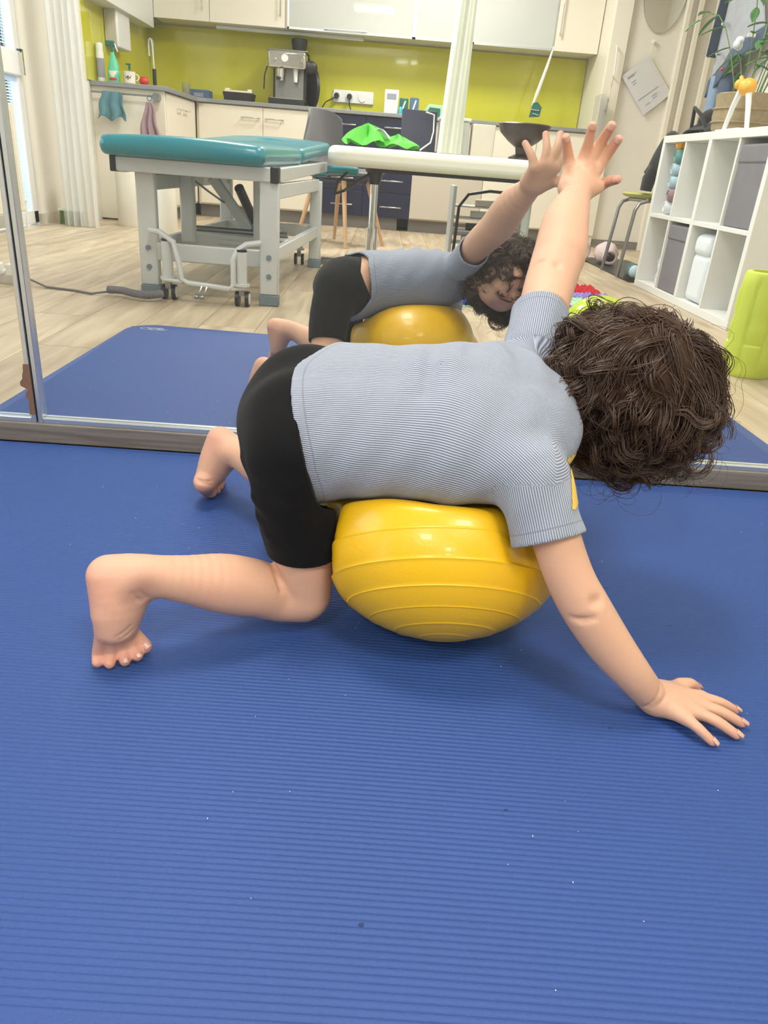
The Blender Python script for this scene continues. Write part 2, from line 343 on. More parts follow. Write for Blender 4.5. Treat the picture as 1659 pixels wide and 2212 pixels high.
# ------------------------------------------------------------------ ceiling lamps
for i, (x, y, p) in enumerate(LAMPS):
    t = thing('ceiling_lamp', 'square white ceiling panel lamp, %s' % ['over the ball and the child', 'between the mat and the white bench', 'over the teal treatment table', 'in front of the kitchen units'][i], 'lamp', (x, y, 2.56), v=False)
    obj('housing', MB(False).box(x-.31, x+.31, y-.31, y+.31, 2.545, 2.6), 'white', t, bev=.005)
    obj('diffuser', MB(False).box(x-.29, x+.29, y-.29, y+.29, 2.54, 2.545), 'lamp', t)

# ------------------------------------------------------------------ wall mirror and its plinth
struct('trim_2', MB(False).box(-1.6, 1.6, 1.343, 1.40, -.002, .036), 'plinth', bev=.002)
def mirror_panel(x0, x1, label):
    t = thing('wall_mirror', label, 'mirror', ((x0+x1)/2, YM, .036), 'tall framed mirror panels on the wall', v=False)
    obj('mirror_glass', MB(False).box(x0+.004, x1-.004, YM, YM+.005, .046, 2.079), 'mirror', t)
    W = .009
    for a0, a1, z0, z1 in ((x0, x0+W, .036, 2.09), (x1-W, x1, .036, 2.09), (x0+W, x1-W, .036, .0455), (x0+W, x1-W, 2.08, 2.09)):
        obj('frame_strip', MB(False).box(a0, a1, YM-.012, YM+.012, z0, z1), 'alu', t, bev=.0012)
    return t
mirror_panel(-1.56, -.6295, 'narrow mirror panel at the left edge, its frame chipped beside the joint')
mirror_panel(-.6265, 1.56, 'wide aluminium-framed wall mirror reflecting the kitchen and treatment table')
rr = random.Random(3); L = []; R_ = []
for k in range(15):
    z = .052 + k*.0069; L.append((-.6425 + rr.uniform(-.004, .003) + (.004 if k < 8 else -.001) - (.004 if 8 <= k <= 10 else 0) + (k > 12)*.003, z)); R_.append((-.629, z))
obj('torn_tape', MB(False).prism(L + R_[::-1], .0012, (0, YM-.0135, 0)), 'tape', loc=(-.635, YM-.013, .05), label='ragged strip of brown tape on the joint of the mirror frames', cat='tape')

# ================================================================== EXERCISE MAT
mt = thing('exercise_mat', 'big blue ribbed exercise mat under the child and the yellow ball', 'mat', (.07, .8, 0), v=False)
outline = []
for (px_, py_), r, a0 in (((.935, .35), .09, -90), ((.94, 1.338), .004, 0), ((-.80, 1.338), .004, 90), ((-.785, .272), .09, 180)):
    cx = px_ - r if px_ > 0 else px_ + r; cy = py_ + r if py_ < 1 else py_ - r
    for k in range(9): an = math.radians(a0+90*k/8); outline.append((cx+r*math.cos(an), cy+r*math.sin(an)))
M['mat'] = mat('blue_mat_foam', (.030, .078, .275), .50, bump=.25, bscale=900, var=.10, vscale=3, spec=.4)
obj('mat_base', MB(False).prism(outline, .0112, (0, 0, FZ), b=(0, 1, 0), c=(0, 0, 1)), 'mat', mt, bev=.002)
rb = MB(False); PITCH = .006; vs = []; fs = []
yy = .30; prof = [(0, 0), (.0012, .0007), (.0024, .0011), (.0038, .0011), (.0050, .0007), (.006, 0)]
rows = []; SL = -.022
while yy < 1.31:
    for dy, z in prof[:-1]: rows.append((yy+dy, z))
    yy += PITCH
rows.append((yy, 0)); nx = 24
for y0, z in rows:
    xl, xr = -.775, .905
    for k in range(nx+1):
        x = xl + (xr-xl)*k/nx
        wob = .0009*math.sin(5.1*x+1.7) + .0006*math.sin(11*x+y0*3)
        vs.append((x, min(1.325, y0 + SL*x + wob), z-.0011))
for r in range(len(rows)-1):
    for k in range(nx): q = r*(nx+1)+k; fs.append((q, q+1, q+nx+2, q+nx+1))
rb.add(vs, fs); obj('mat_ribs', rb, 'mat', mt, smooth=180, kind='stuff')
# printed emblem near the mat's corner: an oval with a stretching figure
em = MB(False)
def flat(pts, wd, z=.0006):
    for p, q in zip(pts, pts[1:]):
        p = Vector(p); q = Vector(q); s_ = (q-p).normalized(); s_ = Vector((-s_.y, s_.x))*wd/2
        em.add([(p.x-s_.x, p.y-s_.y, z), (q.x-s_.x, q.y-s_.y, z), (q.x+s_.x, q.y+s_.y, z), (p.x+s_.x, p.y+s_.y, z)], [(0, 1, 2, 3)])
ex, ey = -.70, .338
flat([(ex+.042*math.cos(t/16*2*PI), ey+.016*math.sin(t/16*2*PI)) for t in range(15)], .0018)
flat([(ex-.012, ey+.004), (ex+.008, ey-.002), (ex+.028, ey-.012)], .004); flat([(ex+.008, ey-.002), (ex+.022, ey+.008), (ex+.034, ey+.004)], .004); flat([(ex-.004, ey+.012), (ex-.012, ey+.004), (ex-.022, ey-.006)], .003)
obj('printed_emblem', em, 'line_white', mt, label='small white oval emblem with a stretching figure')
sp = MB(False); rq = random.Random(9)
for k in range(70):
    x, y = rq.uniform(-.7, .8), rq.uniform(.32, 1.2); sp.ball((x, y, .0008), rq.uniform(.0003, .0007), rq.uniform(.0003, .0012), .0004, 5, 4)
obj('lint', sp, 'line_white', mt, kind='stuff')
sp = MB(False)
for x, y in ((.36, .92), (.30, .78), (.02, .38), (.15, .50), (.28, .62), (.42, .83)): sp.ball((x, y, .0006), .0022, .0010, .0004, 6, 4)
obj('dark_marks', sp, 'navy', mt, kind='stuff')

# ================================================================== KITCHEN (seen in the mirror)
CT = .91                                      # worktop height
def cab(name, label, x0, x1, y0, y1, z0, z1, m='cream', group=None):
    t = thing(name, label, 'cabinet', ((x0+x1)/2, (y0+y1)/2, z0), group); obj('body', MB().box(x0, x1, y0, y1, z0, z1), m, t, bev=.002); return t
def door_y(t, x0, x1, y, z0, z1, m, name='door'):   # door on a front facing the mirror
    return obj(name, MB().box(x0+.002, x1-.002, y-.019, y, z0+.002, z1-.002), m, t, bev=.0015)
def bar_handle(p, c, L, axis, out, m='steel'):
    mb = MB(); o = Vector(out)*.03; a_ = Vector(axis)*L/2; c = Vector(c)
    mb.obox(c-a_+o, c+a_+o, .010, .010).obox(c-a_*.86, c-a_*.86+o, .008, .008).obox(c+a_*.86, c+a_*.86+o, .008, .008)
    obj('handle', mb, m, p, bev=.002)
# left (sink) run: end panel faces the mirror, two doors face the room
t = cab('sink_cabinet', 'cream base cabinet under the sink, end panel with a towel rail', -2.13, -1.63, 6.1, 7.6, .09, .88)
obj('end_panel', MB().box(-2.13, -1.61, 6.08, 6.1, .0, .88), 'cream', t, bev=.002)
obj('kickboard', MB().box(-2.1, -1.69, 6.1, 7.1, FZ, .09), 'kick', t)
for y0, y1, hy in ((6.12, 6.56, 6.47), (6.56, 7.02, 6.66)):
    d_ = obj('door', MB().box(-1.63, -1.61, y0+.002, y1-.002, .11, .872), 'cream', t, bev=.0015)
    bar_handle(d_, (-1.61, hy, .785), .13, (0, 1, 0), (1, 0, 0))
# rail and cloths
t = thing('towel_rail', 'thin steel towel rail along the end of the sink cabinet', 'rail', (-1.9, 6.05, .84))
obj('rail', MB().cyl((-2.12, 6.04, .84), (-1.66, 6.04, .84), .006), 'dark_steel', t)
obj('bracket', MB().cyl((-1.66, 6.08, .835), (-1.66, 6.02, .835), .026, n=20), 'dark_steel', t)
def cloth(name, label, cx, y, zt, w0, w1, h, m, fold=3, amp=.02, ph=0, knot=False):
    def fn(u, v):
        wd = w0 + (w1-w0)*v**.7; xx = cx + (u-.5)*wd; zz = zt - v*h*(1 - .18*math.sin(u*PI*1.7+ph)**2)
        return (xx + .006*math.sin(9*v+ph), y - .012 - amp*abs(math.sin(u*PI*fold+ph))*(.3+v), zz)
    return obj(name, MB().grid(fn, 36, 22, .004), m, loc=(cx, y, zt), smooth=180, label=label, cat='cloth')
t = cloth('teal_cloth', 'teal cleaning cloth folded over the towel rail', -1.965, 6.03, .848, .13, .20, .19, 'cloth_teal', 2.2, .035, .6)
cloth('mauve_towel', 'mauve hand towel hanging from a blue loop on the towel rail', -1.70, 6.01, .80, .03, .17, .30, 'towel_mauve', 2.6, .04, .2)
obj('hanging_loop', MB().tube(arc((-1.705, 6.03, .825), .016, 0, 360, 12, (1, 0, 0), (0, 0, 1)), .003, 6), 'bluebox', loc=(-1.705, 6.03, .825), label='dark blue loop holding the mauve towel on the rail', cat='loop')
# back run
t = cab('base_cabinet', 'cream base cabinet with one wide door in the kitchen corner', -1.61, -.62, 7.07, 7.58, .09, .88)
obj('kickboard', MB().box(-1.61, -.62, 7.12, 7.14, FZ, .09), 'kick', t)
for x0, x1, hx in ((-1.59, -1.05, -1.15), (-1.05, -.62, -.95)):
    d_ = door_y(t, x0, x1, 7.07, .10, .875, 'cream'); bar_handle(d_, (hx, 7.05, .79), .16, (1, 0, 0), (0, -1, 0))
t = cab('drawer_unit', 'dark navy unit of eight drawers with short steel handles', -.62, .24, 7.07, 7.58, .09, .88, 'navy')
obj('kickboard', MB().box(-.62, .14, 7.10, 7.12, FZ, .09), 'kick', t)
for x0, x1 in ((-.62, -.18), (-.18, .24)):
    for z0, z1 in ((.09, .29), (.29, .50), (.50, .70), (.70, .875)):
        d_ = door_y(t, x0, x1, 7.07, z0, z1, 'navy', 'drawer'); bar_handle(d_, ((x0+x1)/2+.04, 7.05, z1-.075 if z1 > .8 else z1-.11), .19, (1, 0, 0), (0, -1, 0))
t = cab('base_cabinet', 'beige plain base cabinet right of the navy drawers', .24, .86, 7.07, 7.58, .09, .88, 'beige')
door_y(t, .24, .86, 7.07, .10, .875, 'beige'); obj('kickboard', MB().box(.24, .86, 7.12, 7.14, FZ, .09), 'kick', t)
t = cab('base_cabinet', 'pale base cabinet behind the dark bowl, against the tall unit', .86, 1.70, 7.07, 7.58, .09, .88, 'cream')
door_y(t, .86, 1.28, 7.07, .10, .875, 'cream'); door_y(t, 1.28, 1.70, 7.07, .10, .875, 'cream'); obj('kickboard', MB().box(.86, 1.70, 7.12, 7.14, FZ, .09), 'kick', t)
ct = [(-2.13, 7.6), (-2.13, 6.05), (-1.585, 6.05), (-1.585, 6.98), (-1.52, 7.03), (1.72, 7.03), (1.72, 7.6)]
obj('worktop', MB().prism(ct, CT-.88, (0, 0, .88), b=(0, 1, 0), c=(0, 0, 1)), 'counter', loc=(-.2, 7.3, .88), bev=.004, label='grey L-shaped kitchen worktop under the lime splashback', cat='worktop')
obj('splashback', MB().box(-2.118, 1.715, 7.586, 7.598, CT+.001, 1.47), 'lime', loc=(-.2, 7.59, CT), bev=.001, label='long glossy lime green splashback behind the coffee machine', cat='splashback')
obj('splashback', MB().box(-2.129, -2.119, 5.96, 7.598, CT+.001, 1.60), 'lime', loc=(-2.12, 6.8, CT), bev=.001, label='short lime green splashback on the side wall above the sink', cat='splashback')
# wall cabinets
def wallcab(label, x0, x1, doors, m='cream'):
    t = cab('wall_cabinet', label, x0, x1, 7.27, 7.58, 1.48, 2.25, 'cream')
    for a_, b2, mm in doors:
        d_ = door_y(t, a_, b2, 7.27, 1.475, 2.25, mm)
        if mm == 'frost':
            for q in ((a_, a_+.014, 1.475, 2.25), (b2-.014, b2, 1.475, 2.25), (a_, b2, 1.475, 1.49)):
                obj('frame_rail', MB().box(q[0], q[1], 7.246, 7.252, q[2], q[3]), 'alu', d_)
        yield d_, a_, b2
g = list(wallcab('cream wall cabinet in the kitchen corner with a tall bar handle', -1.98, -.90, [(-1.98, -1.52, 'cream'), (-1.52, -.90, 'cream')]))
bar_handle(g[0][0], (-1.575, 7.25, 1.72), .34, (0, 0, 1), (0, -1, 0)); bar_handle(g[1][0], (-.935, 7.25, 1.72), .34, (0, 0, 1), (0, -1, 0))
g = list(wallcab('long wall cabinet with three frosted glass flaps in aluminium rims', -.90, 1.34, [(-.88, .17, 'frost'), (.17, .66, 'frost'), (.66, 1.34, 'frost')]))
bar_handle(g[0][0], (-.40, 7.25, 1.495), .36, (1, 0, 0), (0, -1, 0), 'alu')
g = list(wallcab('cream wall cabinet next to the tall unit, door with a slim handle', 1.34, 1.716, [(1.34, 1.716, 'cream')]))
bar_handle(g[0][0], (1.375, 7.25, 1.75), .34, (0, 0, 1), (0, -1, 0))
t = cab('wall_cabinet', 'grey-white wall cabinet above the sink on the left wall', -2.13, -1.98, 5.98, 7.25, 1.40, 2.2, 'white')
obj('under_cabinet_lamp', MB().box(-1.5, -.25, 7.40, 7.45, 1.45, 1.48), 'alu', loc=(-.9, 7.42, 1.45), bev=.004, label='slim aluminium lamp bar under the wall cabinets', cat='lamp')
# tall unit
t = cab('tall_cabinet', 'tall cream cabinet at the right end of the kitchen', 1.72, 1.86, 6.93, 7.58, FZ, 2.3)
d_ = door_y(t, 1.722, 1.86, 6.93, .08, 2.28, 'cream')
mb = MB().tube([(1.775, 6.91, 1.50), (1.775, 6.875, 1.49), (1.785, 6.875, 1.30), (1.785, 6.91, 1.29)], .006, 8); obj('handle', mb, 'plastic_white', d_)
s_ = thing('lanyard', 'knotted cotton cord dangling from the handle of the tall cabinet', 'cord', (1.775, 6.86, 1.28))
obj('cord', MB().tube([(1.783, 6.868, 1.30), (1.776, 6.86, 1.22), (1.768, 6.86, 1.14), (1.774, 6.86, 1.05), (1.766, 6.86, 1.0)], .0035, 6).tube([(1.783, 6.868, 1.30), (1.768, 6.85, 1.22), (1.778, 6.86, 1.13), (1.762, 6.86, 1.05)], .003, 6), 'string', s_)
obj('knot', MB().ball((1.768, 6.86, 1.04), .011, .010, .014, 10, 8), 'string', s_)
obj('plastic_sleeve', MB().grid(lambda u, v: (1.66+.11*u+.01*v, 6.85+.012*math.sin(4*u), 1.13-.35*v+.03*math.sin(3*u)), 8, 10, .0015), 'clear', loc=(1.70, 6.86, 1.0), label='clear plastic sleeve hanging on the side of the tall cabinet', cat='sleeve')

# ------------------------------------------------------------------ things on the worktop
t = thing('spray_can', 'white aerosol can on the sink worktop beside the curtain', 'can', (-2.085, 6.18, CT))
obj('can', MB().lathe((-2.085, 6.18, CT), [(.026, 0), (.027, .005), (.027, .185), (.024, .195)], 20), 'plastic_white', t)
obj('cap', MB().lathe((-2.085, 6.18, CT), [(.025, .195), (.025, .235), (.021, .245)], 20), 'white', t)
obj('printed_label', MB().lathe((-2.085, 6.18, CT), [(.0274, .03), (.0274, .15)], 20), 'ink', t)
t = thing('brown_bottle', 'small amber bottle between the white can and the spray bottle', 'bottle', (-2.03, 6.25, CT))
obj('bottle', MB().lathe((-2.03, 6.25, CT), [(.022, 0), (.024, .01), (.024, .07), (.010, .095), (.010, .105)], 16), 'amber', t); obj('cap', MB().lathe((-2.03, 6.25, CT), [(.011, .105), (.010, .135)], 12), 'plastic_white', t)
t = thing('spray_bottle', 'mint green trigger spray bottle with a dark green head', 'bottle', (-1.985, 6.15, CT))
obj('bottle', MB().lathe((-1.985, 6.15, CT), [(.040, 0), (.044, .012), (.042, .07), (.030, .12), (.020, .155), (.013, .19), (.012, .215)], 20, 1, .6), 'green_bottle', t)
obj('bottle_loop', MB().tube([(-1.972, 6.15, .07+CT), (-1.952, 6.15, .10+CT), (-1.965, 6.15, .145+CT), (-1.985, 6.15, .19+CT)], .008, 8), 'green_bottle', t)
obj('spray_head', MB().box(-2.03, -1.965, 6.14, 6.16, CT+.225, CT+.26).box(-1.995, -1.975, 6.14, 6.16, CT+.19, CT+.23), 'dark_green', t, bev=.005)
obj('trigger', MB().obox((-1.965, 6.15, CT+.245), (-1.945, 6.15, CT+.195), .008, .01), 'plastic_white', t, bev=.002)
obj('printed_label', MB().lathe((-1.985, 6.15, CT), [(.0405, .02), (.0405, .075)], 20, 1, .64), 'enamel', t, bev=0)
obj('label_band', MB().lathe((-1.985, 6.15, CT), [(.0412, .015), (.0412, .03)], 20, 1, .66), 'red', t)
t = thing('enamel_mug', 'cream enamel mug with a dark flower motif on the sink worktop', 'mug', (-1.875, 6.16, CT))
obj('cup', MB().lathe((-1.875, 6.16, CT), [(.034, 0), (.040, .006), (.043, .075), (.045, .08), (.041, .078), (.036, .008)], 24), 'enamel', t)
obj('handle', MB().tube(arc((-1.829, 6.16, CT+.045), .020, -90, 90, 8), .004, 8), 'enamel', t)
fm = MB()
for dx, dz, r in ((0, .045, .007), (-.012, .04, .006), (.012, .04, .006), (0, .032, .005), (-.02, .05, .003), (.02, .05, .003)): fm.ball((-1.875+dx, 6.118+abs(dx)*.25, CT+dz), r, .002, r, 8, 6)
obj('flower_motif', fm, 'dark_brown', t)
t = thing('soap_pump', 'small soap bottle with green pump behind the enamel mug', 'bottle', (-1.915, 6.30, CT))
obj('bottle', MB().lathe((-1.915, 6.30, CT), [(.024, 0), (.025, .08), (.010, .10)], 16), 'clear', t); obj('pump', MB().cyl((-1.915, 6.3, CT+.10), (-1.915, 6.3, CT+.135), .008).box(-1.94, -1.905, 6.295, 6.305, CT+.132, CT+.142), 'dark_green', t)
obj('red_sponge', MB().ball((-1.785, 6.20, CT+.03), .034, .03, .032, 16, 10), 'red', loc=(-1.785, 6.2, CT), label='round red sponge between the mug and the tap', cat='sponge')
t = thing('kitchen_tap', 'tall chrome swan-neck tap with a black lower body', 'tap', (-1.735, 6.30, CT))
obj('base', MB().cyl((-1.735, 6.3, CT), (-1.735, 6.3, CT+.12), .014), 'black', t)
obj('spout', MB().tube([(-1.735, 6.3, CT+.12), (-1.738, 6.3, CT+.24)] + [(-1.752+.014*math.cos(a_), 6.3+.03*0, CT+.26+.05*math.sin(a_)) for a_ in (0, .5, 1, 1.6, 2.2, 2.8)] + [(-1.766, 6.3, CT+.20)], .008, 10), 'steel', t)
t = thing('towel_dispenser', 'white paper towel dispenser on the lime wall above the sink', 'dispenser', (-2.07, 6.55, 1.18))
obj('housing', MB().prism([(6.42, 1.16), (6.72, 1.16), (6.72, 1.42), (6.66, 1.44), (6.42, 1.44)], .10, (-2.118, 0, 0), (0, 1, 0), (0, 0, 1), (1, 0, 0)), 'plastic_white', t, bev=.012)
obj('front_cover', MB().box(-2.10, -2.03, 6.412, 6.42, 1.17, 1.43), 'beige', t, bev=.003)
t = thing('drinking_glass', 'plain drinking glass standing in the corner of the worktop', 'glass', (-1.72, 7.2, CT))
obj('tumbler', MB().lathe((-1.72, 7.2, CT), [(.030, 0), (.036, .11), (.034, .11), (.028, .006)], 20), 'clear', t)
obj('red_box', MB().box(-1.96, -1.82, 7.25, 7.33, CT, CT+.055), 'red', loc=(-1.89, 7.3, CT), bev=.003, label='flat red box behind the tap in the worktop corner', cat='box')
t = thing('blue_box', 'blue-grey card box lying right of the drinking glass', 'box', (-1.63, 7.35, CT))
obj('carton', MB().box(-1.72, -1.55, 7.30, 7.45, CT, CT+.075), 'bluebox', t, bev=.003); obj('printed_label', MB().box(-1.68, -1.60, 7.297, 7.30, CT+.02, CT+.05), 'ink', t)
t = thing('serving_tin', 'black rectangular tin with a beige lid left of the coffee machine', 'tin', (-1.28, 7.28, CT))
obj('tin', MB().prism([(-1.40, CT), (-1.17, CT), (-1.155, CT+.07), (-1.415, CT+.07)], .16, (0, 7.2, 0)), 'black', t, bev=.004)
obj('lid', MB().box(-1.40, -1.17, 7.205, 7.355, CT+.07, CT+.085).box(-1.40, -1.36, 7.23, 7.33, CT+.085, CT+.1).box(-1.21, -1.17, 7.23, 7.33, CT+.085, CT+.1), 'enamel', t, bev=.004)
# espresso machine
t = thing('espresso_machine', 'chrome espresso machine with bean hopper on the worktop', 'coffee machine', (-.86, 7.35, CT))
x0, x1, y0 = -1.03, -.71, 7.18
obj('body', MB().box(x0+.03, x1-.0, y0+.12, 7.50, CT+.02, CT+.40), 'black', t, bev=.008)
obj('brew_head', MB().box(x0, x1, y0-.02, 7.48, CT+.27, CT+.40), 'steel', t, bev=.02, seg=3)
obj('top_rail', MB().box(x0-.01, x1+.01, y0, 7.46, CT+.40, CT+.41), 'dark_steel', t, bev=.003)
obj('back_plate', MB().box(x0+.05, x1-.03, y0+.11, y0+.12, CT+.06, CT+.27), 'dark_steel', t)
obj('drip_tray', MB().box(x0+.01, x1, y0-.03, y0+.14, CT, CT+.05), 'black', t, bev=.006)
obj('grate', MB().box(x0+.03, x1-.02, y0-.02, y0+.12, CT+.05, CT+.054), 'steel', t)
obj('bean_hopper', MB().lathe((-.79, 7.38, CT+.41), [(.04, 0), (.055, .01), (.068, .075), (.068, .10), (.060, .105)], 20), 'black', t)
obj('pressure_gauge', MB().cyl((-.885, y0-.024, CT+.345), (-.885, y0-.035, CT+.345), .028, n=20), 'plastic_white', t)
for k, xx in enumerate((-.98, -.76)): obj('knob', MB().cyl((xx, y0-.02, CT+.335), (xx, y0-.045, CT+.335), .02, n=16), 'steel', t)
obj('brew_group', MB().cyl((-.93, y0+.04, CT+.28), (-.93, y0+.04, CT+.215), .038, n=20), 'steel', t)
p_ = obj('portafilter', MB().cyl((-.93, y0+.04, CT+.215), (-.93, y0+.04, CT+.185), .034, n=16), 'steel', t); obj('grip', MB().cyl((-.93, y0+.01, CT+.20), (-.93, y0-.11, CT+.19), .012, .014, 10), 'black', p_)
obj('grinder_outlet', MB().cyl((-.80, y0+.04, CT+.27), (-.80, y0+.04, CT+.18), .022, .016, 14), 'plastic_white', t)
obj('steam_wand', MB().tube([(x0-.005, y0+.02, CT+.28), (x0-.025, y0, CT+.22), (x0-.03, y0-.01, CT+.11)], .006, 8), 'black', t)
t = thing('round_trays', 'black round tray leaning upright against the coffee machine', 'tray', (-.65, 7.35, CT))
obj('tray', MB().tube([(-.672, 7.30, CT+.151), (-.650, 7.31, CT+.151)], [.145, .150], 28), 'black', t)
obj('tray_board', MB().obox((-.62, 7.38, CT), (-.655, 7.38, CT+.28), .012, .10, (1, 0, 0)), 'beige', t, bev=.004)
obj('timer', MB().ball((-.675, 7.24, CT+.30), .055, .02, .05, 16, 10), 'black', loc=(-.675, 7.24, CT+.3), label='black round timer above the tray at the side of the coffee machine', cat='timer')
t = thing('power_strip', 'white wall socket strip with black plugs on the lime splashback', 'socket strip', (-.32, 7.56, 1.0))
obj('strip', MB().box(-.50, -.14, 7.56, 7.585, .99, 1.09), 'plastic_white', t, bev=.006)
for xx in (-.47, -.355, -.24): obj('socket', MB().cyl((xx, 7.56, 1.04), (xx, 7.552, 1.04), .036, n=20), 'plastic_white', t)
for xx in (-.47, -.355): obj('plug', MB().cyl((xx, 7.556, 1.04), (xx, 7.515, 1.04), .026, .020, 14), 'black', t)
obj('cord', MB().tube([(-.355, 7.52, 1.02), (-.35, 7.49, .97), (-.33, 7.47, CT+.006), (-.22, 7.44, CT+.006), (-.08, 7.48, CT+.006), (-.02, 7.45, CT+.008)], .005, 6).tube([(-.47, 7.52, 1.03), (-.56, 7.49, .98), (-.60, 7.46, CT+.007)], .005, 6), 'black', t)
t = thing('wipes_box', 'white upright carton of wipes with a teal front', 'box', (.06, 7.3, CT))
obj('carton', MB().box(-.04, .08, 7.27, 7.36, CT, CT+.19), 'plastic_white', t, bev=.003); obj('printed_label', MB().box(-.02, .06, 7.266, 7.27, CT+.12, CT+.16), 'ink', t)
for x0, lab, m_, h in ((.09, 'dark green soap packet right of the white carton', 'dark_green', .13), (.18, 'dark teal packet with a white stripe on the worktop', 'bluebox', .14)):
    t = thing('small_packet', lab, 'packet', (x0+.04, 7.25, CT)); obj('packet', MB().box(x0, x0+.075, 7.22, 7.28, CT, CT+h), m_, t, bev=.006); obj('printed_stripe', MB().obox((x0+.02, 7.218, CT+.02), (x0+.05, 7.218, CT+h-.02), .012, .002), 'plastic_white', t)
obj('cyan_bottle_cap', MB().lathe((.10, 7.17, CT), [(.02, 0), (.022, .03), (.016, .05), (.01, .06)], 14), 'cyan', loc=(.1, 7.17, CT), label='little cyan cap in front of the green packets', cat='cap')
t = thing('sponge_pack', 'green and white sponge pack lying at the right of the packets', 'sponge', (.36, 7.22, CT))
obj('sponge', MB().prism([(.28, CT), (.47, CT), (.47, CT+.095), (.34, CT+.10)], .12, (0, 7.18, 0)), 'rug_mint', t, bev=.006); obj('scourer', MB().prism([(.31, CT+.01), (.44, CT+.01), (.44, CT+.07), (.35, CT+.075)], .006, (0, 7.172, 0)), 'dark_green', t)
# smaller things on the splashback side
obj('black_clip', MB().prism([(.59, 1.30), (.66, 1.30), (.66, 1.20), (.62, 1.10), (.595, 1.07)], .01, (0, 7.572, 0)), 'black', loc=(.63, 7.58, 1.2), bev=.003, label='small black knife-shaped holder stuck on the lime splashback', cat='holder')
t = thing('lanyard', 'pale cord with a dark patterned tag hanging below the wall cabinets', 'cord', (1.25, 7.2, 1.2))
obj('cord', MB().tube([(1.335, 7.21, 1.50), (1.30, 7.19, 1.36), (1.245, 7.18, 1.15), (1.22, 7.18, 1.06)], [.006, .012, .016, .008], 8), 'white_vinyl', t)
obj('tag', MB().prism([(1.20, .97), (1.29, .98), (1.30, 1.05), (1.26, 1.09), (1.22, 1.08)], .012, (0, 7.17, 0)), 'dark_green', t, bev=.003)
obj('tag_print', MB().obox((1.21, 7.165, 1.03), (1.28, 7.165, 1.025), .014, .003).obox((1.23, 7.165, 1.0), (1.28, 7.165, .99), .012, .003), 'plastic_white', t)

# ------------------------------------------------------------------ left wall: curtain, radiator, brush, paper roll
def curtain(name, label, x0, x1, y, z0, z1, nf, amp, m, w_top=1, **k):
    def fn(u, v):
        xx = x0 + (x1-x0)*(u*(w_top+(1-w_top)*v) + (1-w_top)*(1-v)*.5)
        return (xx, y + amp*math.sin(u*nf*2*PI+.4*math.sin(3*v)) + .01*math.sin(7*v+9*u), z1-(z1-z0)*v)
    return obj(name, MB().grid(fn, 90, 24), m, loc=((x0+x1)/2, y, z0), smooth=180, label=label, cat='curtain', **k)
curtain('sheer_curtain', 'white sheer curtain gathered beside the balcony door', -2.15, -1.915, 5.40, FZ+.004, 2.5, 5, .035, 'sheer', .85)
obj('curtain_rail', MB().box(-2.29, -1.6, 5.37, 5.40, 2.50, 2.52), 'alu', loc=(-1.9, 5.4, 2.5), label='aluminium curtain rail under the ceiling', cat='rail')
t = thing('radiator', 'cream panel radiator beside the balcony door', 'radiator', (-2.2, 4.3, .1))
obj('panel', MB().box(-2.27, -2.19, 3.9, 4.93, .10, .69), 'cream', t, bev=.008)
fr = MB()
for k in range(24): fr.box(-2.191, -2.187, 3.93+k*.041, 3.945+k*.041, .14, .65)
obj('ribs', fr, 'cream', t, kind='stuff')
obj('valve', MB().cyl((-2.22, 4.95, .16), (-2.22, 4.99, .16), .014).cyl((-2.22, 4.99, .16), (-2.22, 4.99, .0), .008), 'plastic_white', t)
t = thing('dustpan_brush', 'green bristle hand brush with white back behind the curtain', 'brush', (-2.16, 5.50, FZ))
obj('back', MB().box(-2.22, -2.06, 5.48, 5.52, .075, .09), 'plastic_white', t, bev=.003)
br = MB()
for k in range(14): br.cyl((-2.21+k*.0115, 5.50, .075), (-2.215+k*.012, 5.50, FZ+.001), .006, .007, 6)
obj('bristles', br, 'stem', t, kind='stuff')
t = thing('paper_roll', 'tall cream roll of couch paper standing against the sink cabinet', 'roll', (-1.80, 5.72, FZ))
obj('roll', MB().lathe((-1.80, 5.72, FZ), [(.083, 0), (.085, .004), (.085, .555), (.083, .56), (.02, .56), (.02, .52)], 28), 'white_vinyl', t)
t = thing('paper_roll', 'slimmer white roll standing behind the left leg of the treatment table', 'roll', (-1.42, 5.30, FZ))
obj('roll', MB().lathe((-1.42, 5.30, FZ), [(.060, 0), (.062, .004), (.062, .46), (.060, .465), (.02, .465), (.02, .43)], 24), 'white_vinyl', t)

